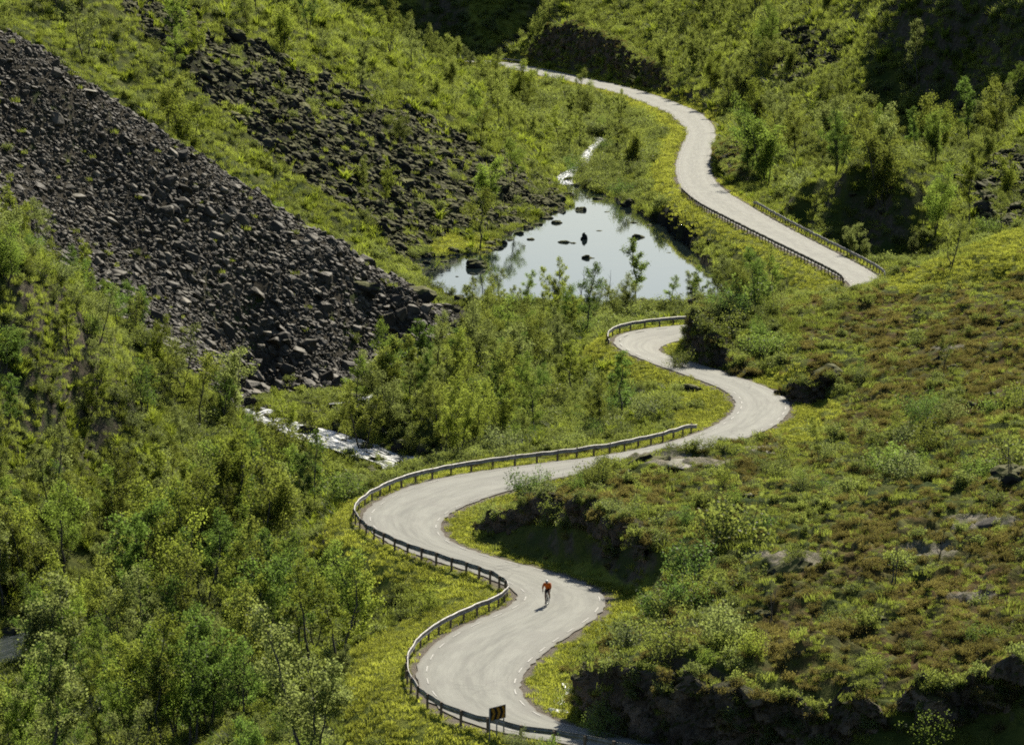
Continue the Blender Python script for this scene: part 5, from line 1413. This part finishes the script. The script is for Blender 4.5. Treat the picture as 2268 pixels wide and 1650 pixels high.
for u, v, w, lb, mt, hf in [(190,208,52,'slab high on the scree crest, its sun glint painted pale',ST_PALE_GLINT,.35),(440,343,30,'smaller slab lower on the scree crest, its glint painted pale',ST_PALE_GLINT,.4),(820,595,60,'long boulder under the crest near the pond',ST_GREY,.8),(720,690,44,'big pale boulder on the lower scree',ST_GREY,1.0),(990,690,66,'huge grey boulder at the scree\'s toe by the pond',ST_GREY,1.0),  # sun glint on both crest slabs is put in as pale rock
                        (930,660,90,'broad mossy ledge rock at the scree\'s pond corner',ST_MOSS,.8),(800,650,80,'mossy ledge rock across the lower scree',ST_MOSS,.8),(410,600,42,'square boulder in the middle of the scree',ST_GREY,1.1),(300,330,46,'long dark boulder under the glinting slabs',ST_GREY,.6),(640,770,52,'boulder above the stream at the foot of the scree',ST_GREY,.9),
                        (890,995,48,'rounded dark boulder at the end of the white stream',ST_WET,1.0),(650,920,26,'dark boulder in the stream bend',ST_WET,.9),(945,815,44,'dark boulder on the stream bank below the scree toe',ST_WET,.9),(760,980,24,'small dark rock in the white stream',ST_WET,.8),(835,995,20,'dark rock beside the lower end of the stream',ST_WET,.8),
                        (2140,240,40,'dark boulder on the bright hillside bench',ST_MOSS,1.0),(630,95,40,'dark boulder below the mountain skyline',ST_MOSS,1.1),(790,230,44,'dark boulder in the mossy field',ST_MOSS,1.1),(1530,868,60,'rocky lump on the bank inside the second bend',ST_MOSS,.9),(1550,1085,10,'pale stone on the roadside',ST_PALE_GLINT,.8)]:
    x, y, z = hit(u, v)
    sz = w * math.hypot(y, CAM_H - z) / FPX
    put_rock(x, y, z, sz, random.randrange(8), mt, 1.0, (random.uniform(-.3, .3), random.uniform(.1, .5), random.uniform(-.6, .6)), label=lb, flat=hf, sink=.05)['group'] = 'single boulders'
patch0 = fbm(X / 4.0, Y / 10.0, 3, 77)
for u, v, w, lb, mt, hf in [(1440,1018,90,'low dark outcrop beside the road on the long bend',ST_MOSS,.40),(1530,1024,130,'long pale outcrop beside the road on the long bend',ST_PALE_GLINT,.16),(1705,1000,70,'small pale outcrop between road and heath',ST_PALE_GLINT,.18),(1745,1262,120,'dark mossy hump in the middle of the knoll',ST_MOSS,.42),
                        (2238,1050,110,'dark rock outcrop at the picture\'s edge on the knoll',ST_MOSS,.55),(2175,1165,100,'grey streaked outcrop on the right of the heath',ST_GREY,.22),(2060,1228,90,'low grey outcrop under the forked bare sapling',ST_GREY,.20),
                        (2080,800,60,'small dark crag on the brown heath',ST_MOSS,.5),(1690,1362,50,'dark stone among the saplings above the near cliff',ST_MOSS,.5),(1830,830,80,'dark crag above the second bend',ST_MOSS,.7),(1250,1062,40,'low dark stone at the roadside before the long bend',ST_MOSS,.35)]:
    x, y, z = hit(u, v)
    sz = w * math.hypot(y, CAM_H - z) / FPX
    sx_, sy_ = (float(H(x + 1, y) - H(x - 1, y)) / 2, float(H(x, y + 1) - H(x, y - 1)) / 2)
    put_rock(x, y, z, sz, random.randrange(8), mt, 1.0, (math.atan(sy_), -math.atan(sx_), 0), label=lb, name='rock_outcrop', flat=hf * 1.5, sink=.04 + hf * .22)['group'] = 'rock outcrops on the knoll'
TONES = [('dark', .62), ('grey', 1.0), ('pale', 1.55), ('brownish', .85)]
FORMS_D = ['rounded', 'domed', 'hump backed', 'lumpy', 'broad', 'knobbly', 'low', 'egg shaped']
FORMS = ['sharp', 'blocky', 'flat', 'wedge shaped', 'lumpy', 'slabby', 'thin', 'squat']
def rockfield(D, mats, n_ind, nm, place, anchor, auv, slo, shi, gname, label, tilt):
    p_ = scatter(D, rs)
    ln = rs.lognormal(0, .52, len(p_))
    lowr = np.clip((sample(VG, p_[:, 0], p_[:, 1]) - 200) / 600, 0, 1) if nm == 'scree' else .5
    sz = np.clip(slo * ln * (1 + .55 * lowr), slo * .45, shi)
    vs = seen(p_, sz * .3)
    o_ = np.argsort(-(sz / np.hypot(p_[:, 0], p_[:, 1])) * vs)
    kd = rs.integers(0, 8, len(p_))
    rot = np.stack([rs.normal(0, .35, len(p_)), rs.normal(tilt, .35, len(p_)), rs.uniform(-.9, .9, len(p_))], 1)
    for q in o_[:n_ind]:
        ti = int(rs.choice(4, p=[.3, .45, .1, .15]))
        t = put_rock(*p_[q], sz[q] * 1.15, int(kd[q]), mats, TONES[ti][1], rot[q])
        x, y, z = p_[q]; u, v = proj(x, y, z)
        size = 'large' if sz[q] > np.median(sz[o_[:n_ind]]) else 'smaller'
        pl = place(u, v)
        ritems.append([t, f'{size} {TONES[ti][0]} {(FORMS if mats is ST_GREY else FORMS_D)[kd[q]]} boulder', pl, anchor, auv, (x, y, z), 'boulders'])
    r_ = o_[n_ind:]
    s_ = sz[r_] / 1.1
    stuff(gname, label, 'stones', mats, p_[r_] + np.array([0, 0, .04]), np.stack([s_, s_, s_], 1), rot[r_], kd[r_])
    print(gname, len(p_))
rockfield(m_scree1 * 12.0, ST_GREY, 130, 'scree', lambda u, v: 'high on the scree' if v < 330 and u < 420 else 'at the foot of the scree' if v > 690 else 'in the middle of the scree' if u < 640 else 'on the scree above the pond', 'the crest', (440, 335), .33, 2.6, 'scree', 'steep field of broken grey scree stones', .5)
rockfield(m_scree2 * 1.9 * (.55 + sstep(-.3, .3, patch0)), ST_MOSS, 120, 'moss', lambda u, v: 'in the upper dark gully' if v < 200 else 'in the mossy field above the pond' if u > 850 else 'in the middle of the dark gully', 'the pond', (1000, 520), .70, 2.4, 'mossy_boulders', 'dark field of mossy boulders above the pond', .4)
rockfield(m_scree3 * .9, ST_MOSS, 25, 'right', lambda u, v: 'in the stone field high on the hillside' if u < 2000 else 'in the stone field above the ravine', 'the road', (1640, 340), .85, 2.4, 'hillside_stones', 'dark stone fields on the shaded hillside', .2)
edge = np.exp(-((swd - 3.2) / .9) ** 2) * .8 + np.exp(-((uwd - 2.6) / .9) ** 2) * .35 + np.exp(-((sd - .6) / .8) ** 2) * np.where(UG < 1280, .95, .22) * (sd < 5)
_f = free; free = np.ones_like(_f)
edge = edge + np.exp(-((swd - 1.0) / 1.3) ** 2) * .55 * (Y > 366)
pr = scatter(edge * (redge > 2), rs)
free = _f
szr = np.clip(rs.lognormal(-.55, .55, len(pr)), .2, 2.2)
stuff('bank_stones', 'dark mossy stones along the water\'s edge', 'stones', ST_WET, pr, np.stack([szr] * 3, 1), zrot(rs, len(pr), .25), rs.integers(0, 8, len(pr)))
sl = scatter((m_scree2 < .5) * (m_scree1 < .5) * np.clip(z_B * .03 + z_C * .02 + z_D * .012, 0, 1) * (redge > 3), rs)
szr = np.clip(rs.lognormal(-.4, .45, len(sl)), .25, 1.8)
stuff('hillside_rubble', 'scattered half buried mossy stones on the slopes', 'stones', ST_MOSS, sl, np.stack([szr] * 3, 1), zrot(rs, len(sl), .25), rs.integers(0, 8, len(sl)))
number(items); number(bitems); number(ritems)

# ------------------------------------------------------------------ low ground plants
NSL = .6
nearw = np.where(Y < 430, 1.0, .38) * np.where(Y > 700, .6, 1.0)
bare_ok = (1 - .8 * z_face) * (1 - .97 * m_scree1) * (1 - .80 * np.maximum(m_scree2, m_scree3)) * (1 - m_bare) * (redge > .5)
fz = np.where(Y < 430, 1.0, 1.0 + np.clip((Y - 430) / 300, 0, 1) * 1.1)
def low(name, kinds, label, cat, D, s0, s1, tilt=.12):
    global free
    f_ = free; free = (sd > .2) & (swd > 2.4) & (uwd > 1.8) & (redge > .35)
    p_ = scatter(D * bare_ok, rs)
    free = f_
    s_ = rs.uniform(s0, s1, len(p_)) * sample(fz, p_[:, 0], p_[:, 1])
    L_ = [m_ for k in kinds for m_ in LOW[k]]
    stuff(name, label, cat, L_, p_, np.stack([s_, s_, s_ * rs.uniform(.8, 1.2, len(p_))], 1), zrot(rs, len(p_), tilt), rs.integers(0, len(L_), len(p_)))
    print(name, len(p_))
green = (1 - m_verge) * (1 - m_heath * .8)
patch = fbm(X / 3.0, Y / 6.0, 3, 301)
low('grass', ['grass'], 'rough yellow green grass of the slopes', 'grass', green * (1 - m_knoll * .85) * (1 - .5 * np.maximum(z_low, z_mid)) * 2.6 * nearw * (.4 + sstep(-.3, .3, patch)), .7, 1.5)
low('verge_grass', ['verge'], 'short bright mown grass of the road verges', 'grass', m_verge * 5.0 * nearw, .6, 1.25)
low('moor_grass', ['grass'], 'short moor grass between the heather of the knoll', 'grass', m_knoll * 3.6 * nearw * (1 - m_verge) * (.3 + sstep(-.3, .3, -patch)), .32, .62)
low('heath', ['heath'], 'brown and green heather mats on the knoll', 'heather', (m_knoll * 1.2 + m_heath * 1.7) * (.25 + sstep(-.25, .35, fbm(X / 2.5, Y / 5.0, 3, 411))) * nearw * (1 - m_verge), .4, 1.05)
low('low_scrub', ['scrub'], 'low leafy scrub between the bushes', 'scrub', green * (1.0 - m_knoll * .72) * (1 - .55 * np.maximum(z_B, z_C)) * nearw * (.15 + sstep(-.1, .4, -patch)), .6, 1.5)
low('ferns', ['herb'], 'bright tall ferns and herbs in sunlit patches', 'ferns', np.clip(z_hill * 1.3 + z_low * .5 + z_B * .9 + z_C * .5 + z_mid * .4, 0, 2) * nearw * sstep(.05, .4, fbm(X / 4.0, Y / 9.0, 3, 333)), .7, 1.5)

# plants that have taken hold on the ledges and tops of the rock faces
pts_, up_ = [], []
for V_, F_ in FACES:
    a_, b_, c_, d_ = (V_[F_[:, k]] for k in range(4))
    nn = np.cross(c_ - a_, d_ - b_); ar = np.linalg.norm(nn, axis=1); nn = nn / (ar[:, None] + 1e-9)
    ctr = (a_ + b_ + c_ + d_) / 4
    w = ar * .5 * (np.clip((np.abs(nn[:, 2]) - .35) / .4, 0, 1) * 2.4 + .004)
    k = np.nonzero(rs.random(len(w)) < w)[0]
    pts_.append(ctr[k])
pts_ = np.vstack(pts_)
L_ = LOW['scrub'] + LOW['heath'] + LOW['grass']
s_ = rs.uniform(.5, 1.25, len(pts_))
stuff('ledge_plants', 'scrub, heather and grass on the rock ledges', 'scrub', L_, pts_ - np.array([0, 0, .05]), np.stack([s_] * 3, 1), zrot(rs, len(pts_), .3), rs.integers(0, len(L_), len(pts_)))
print('ledge plants', len(pts_))
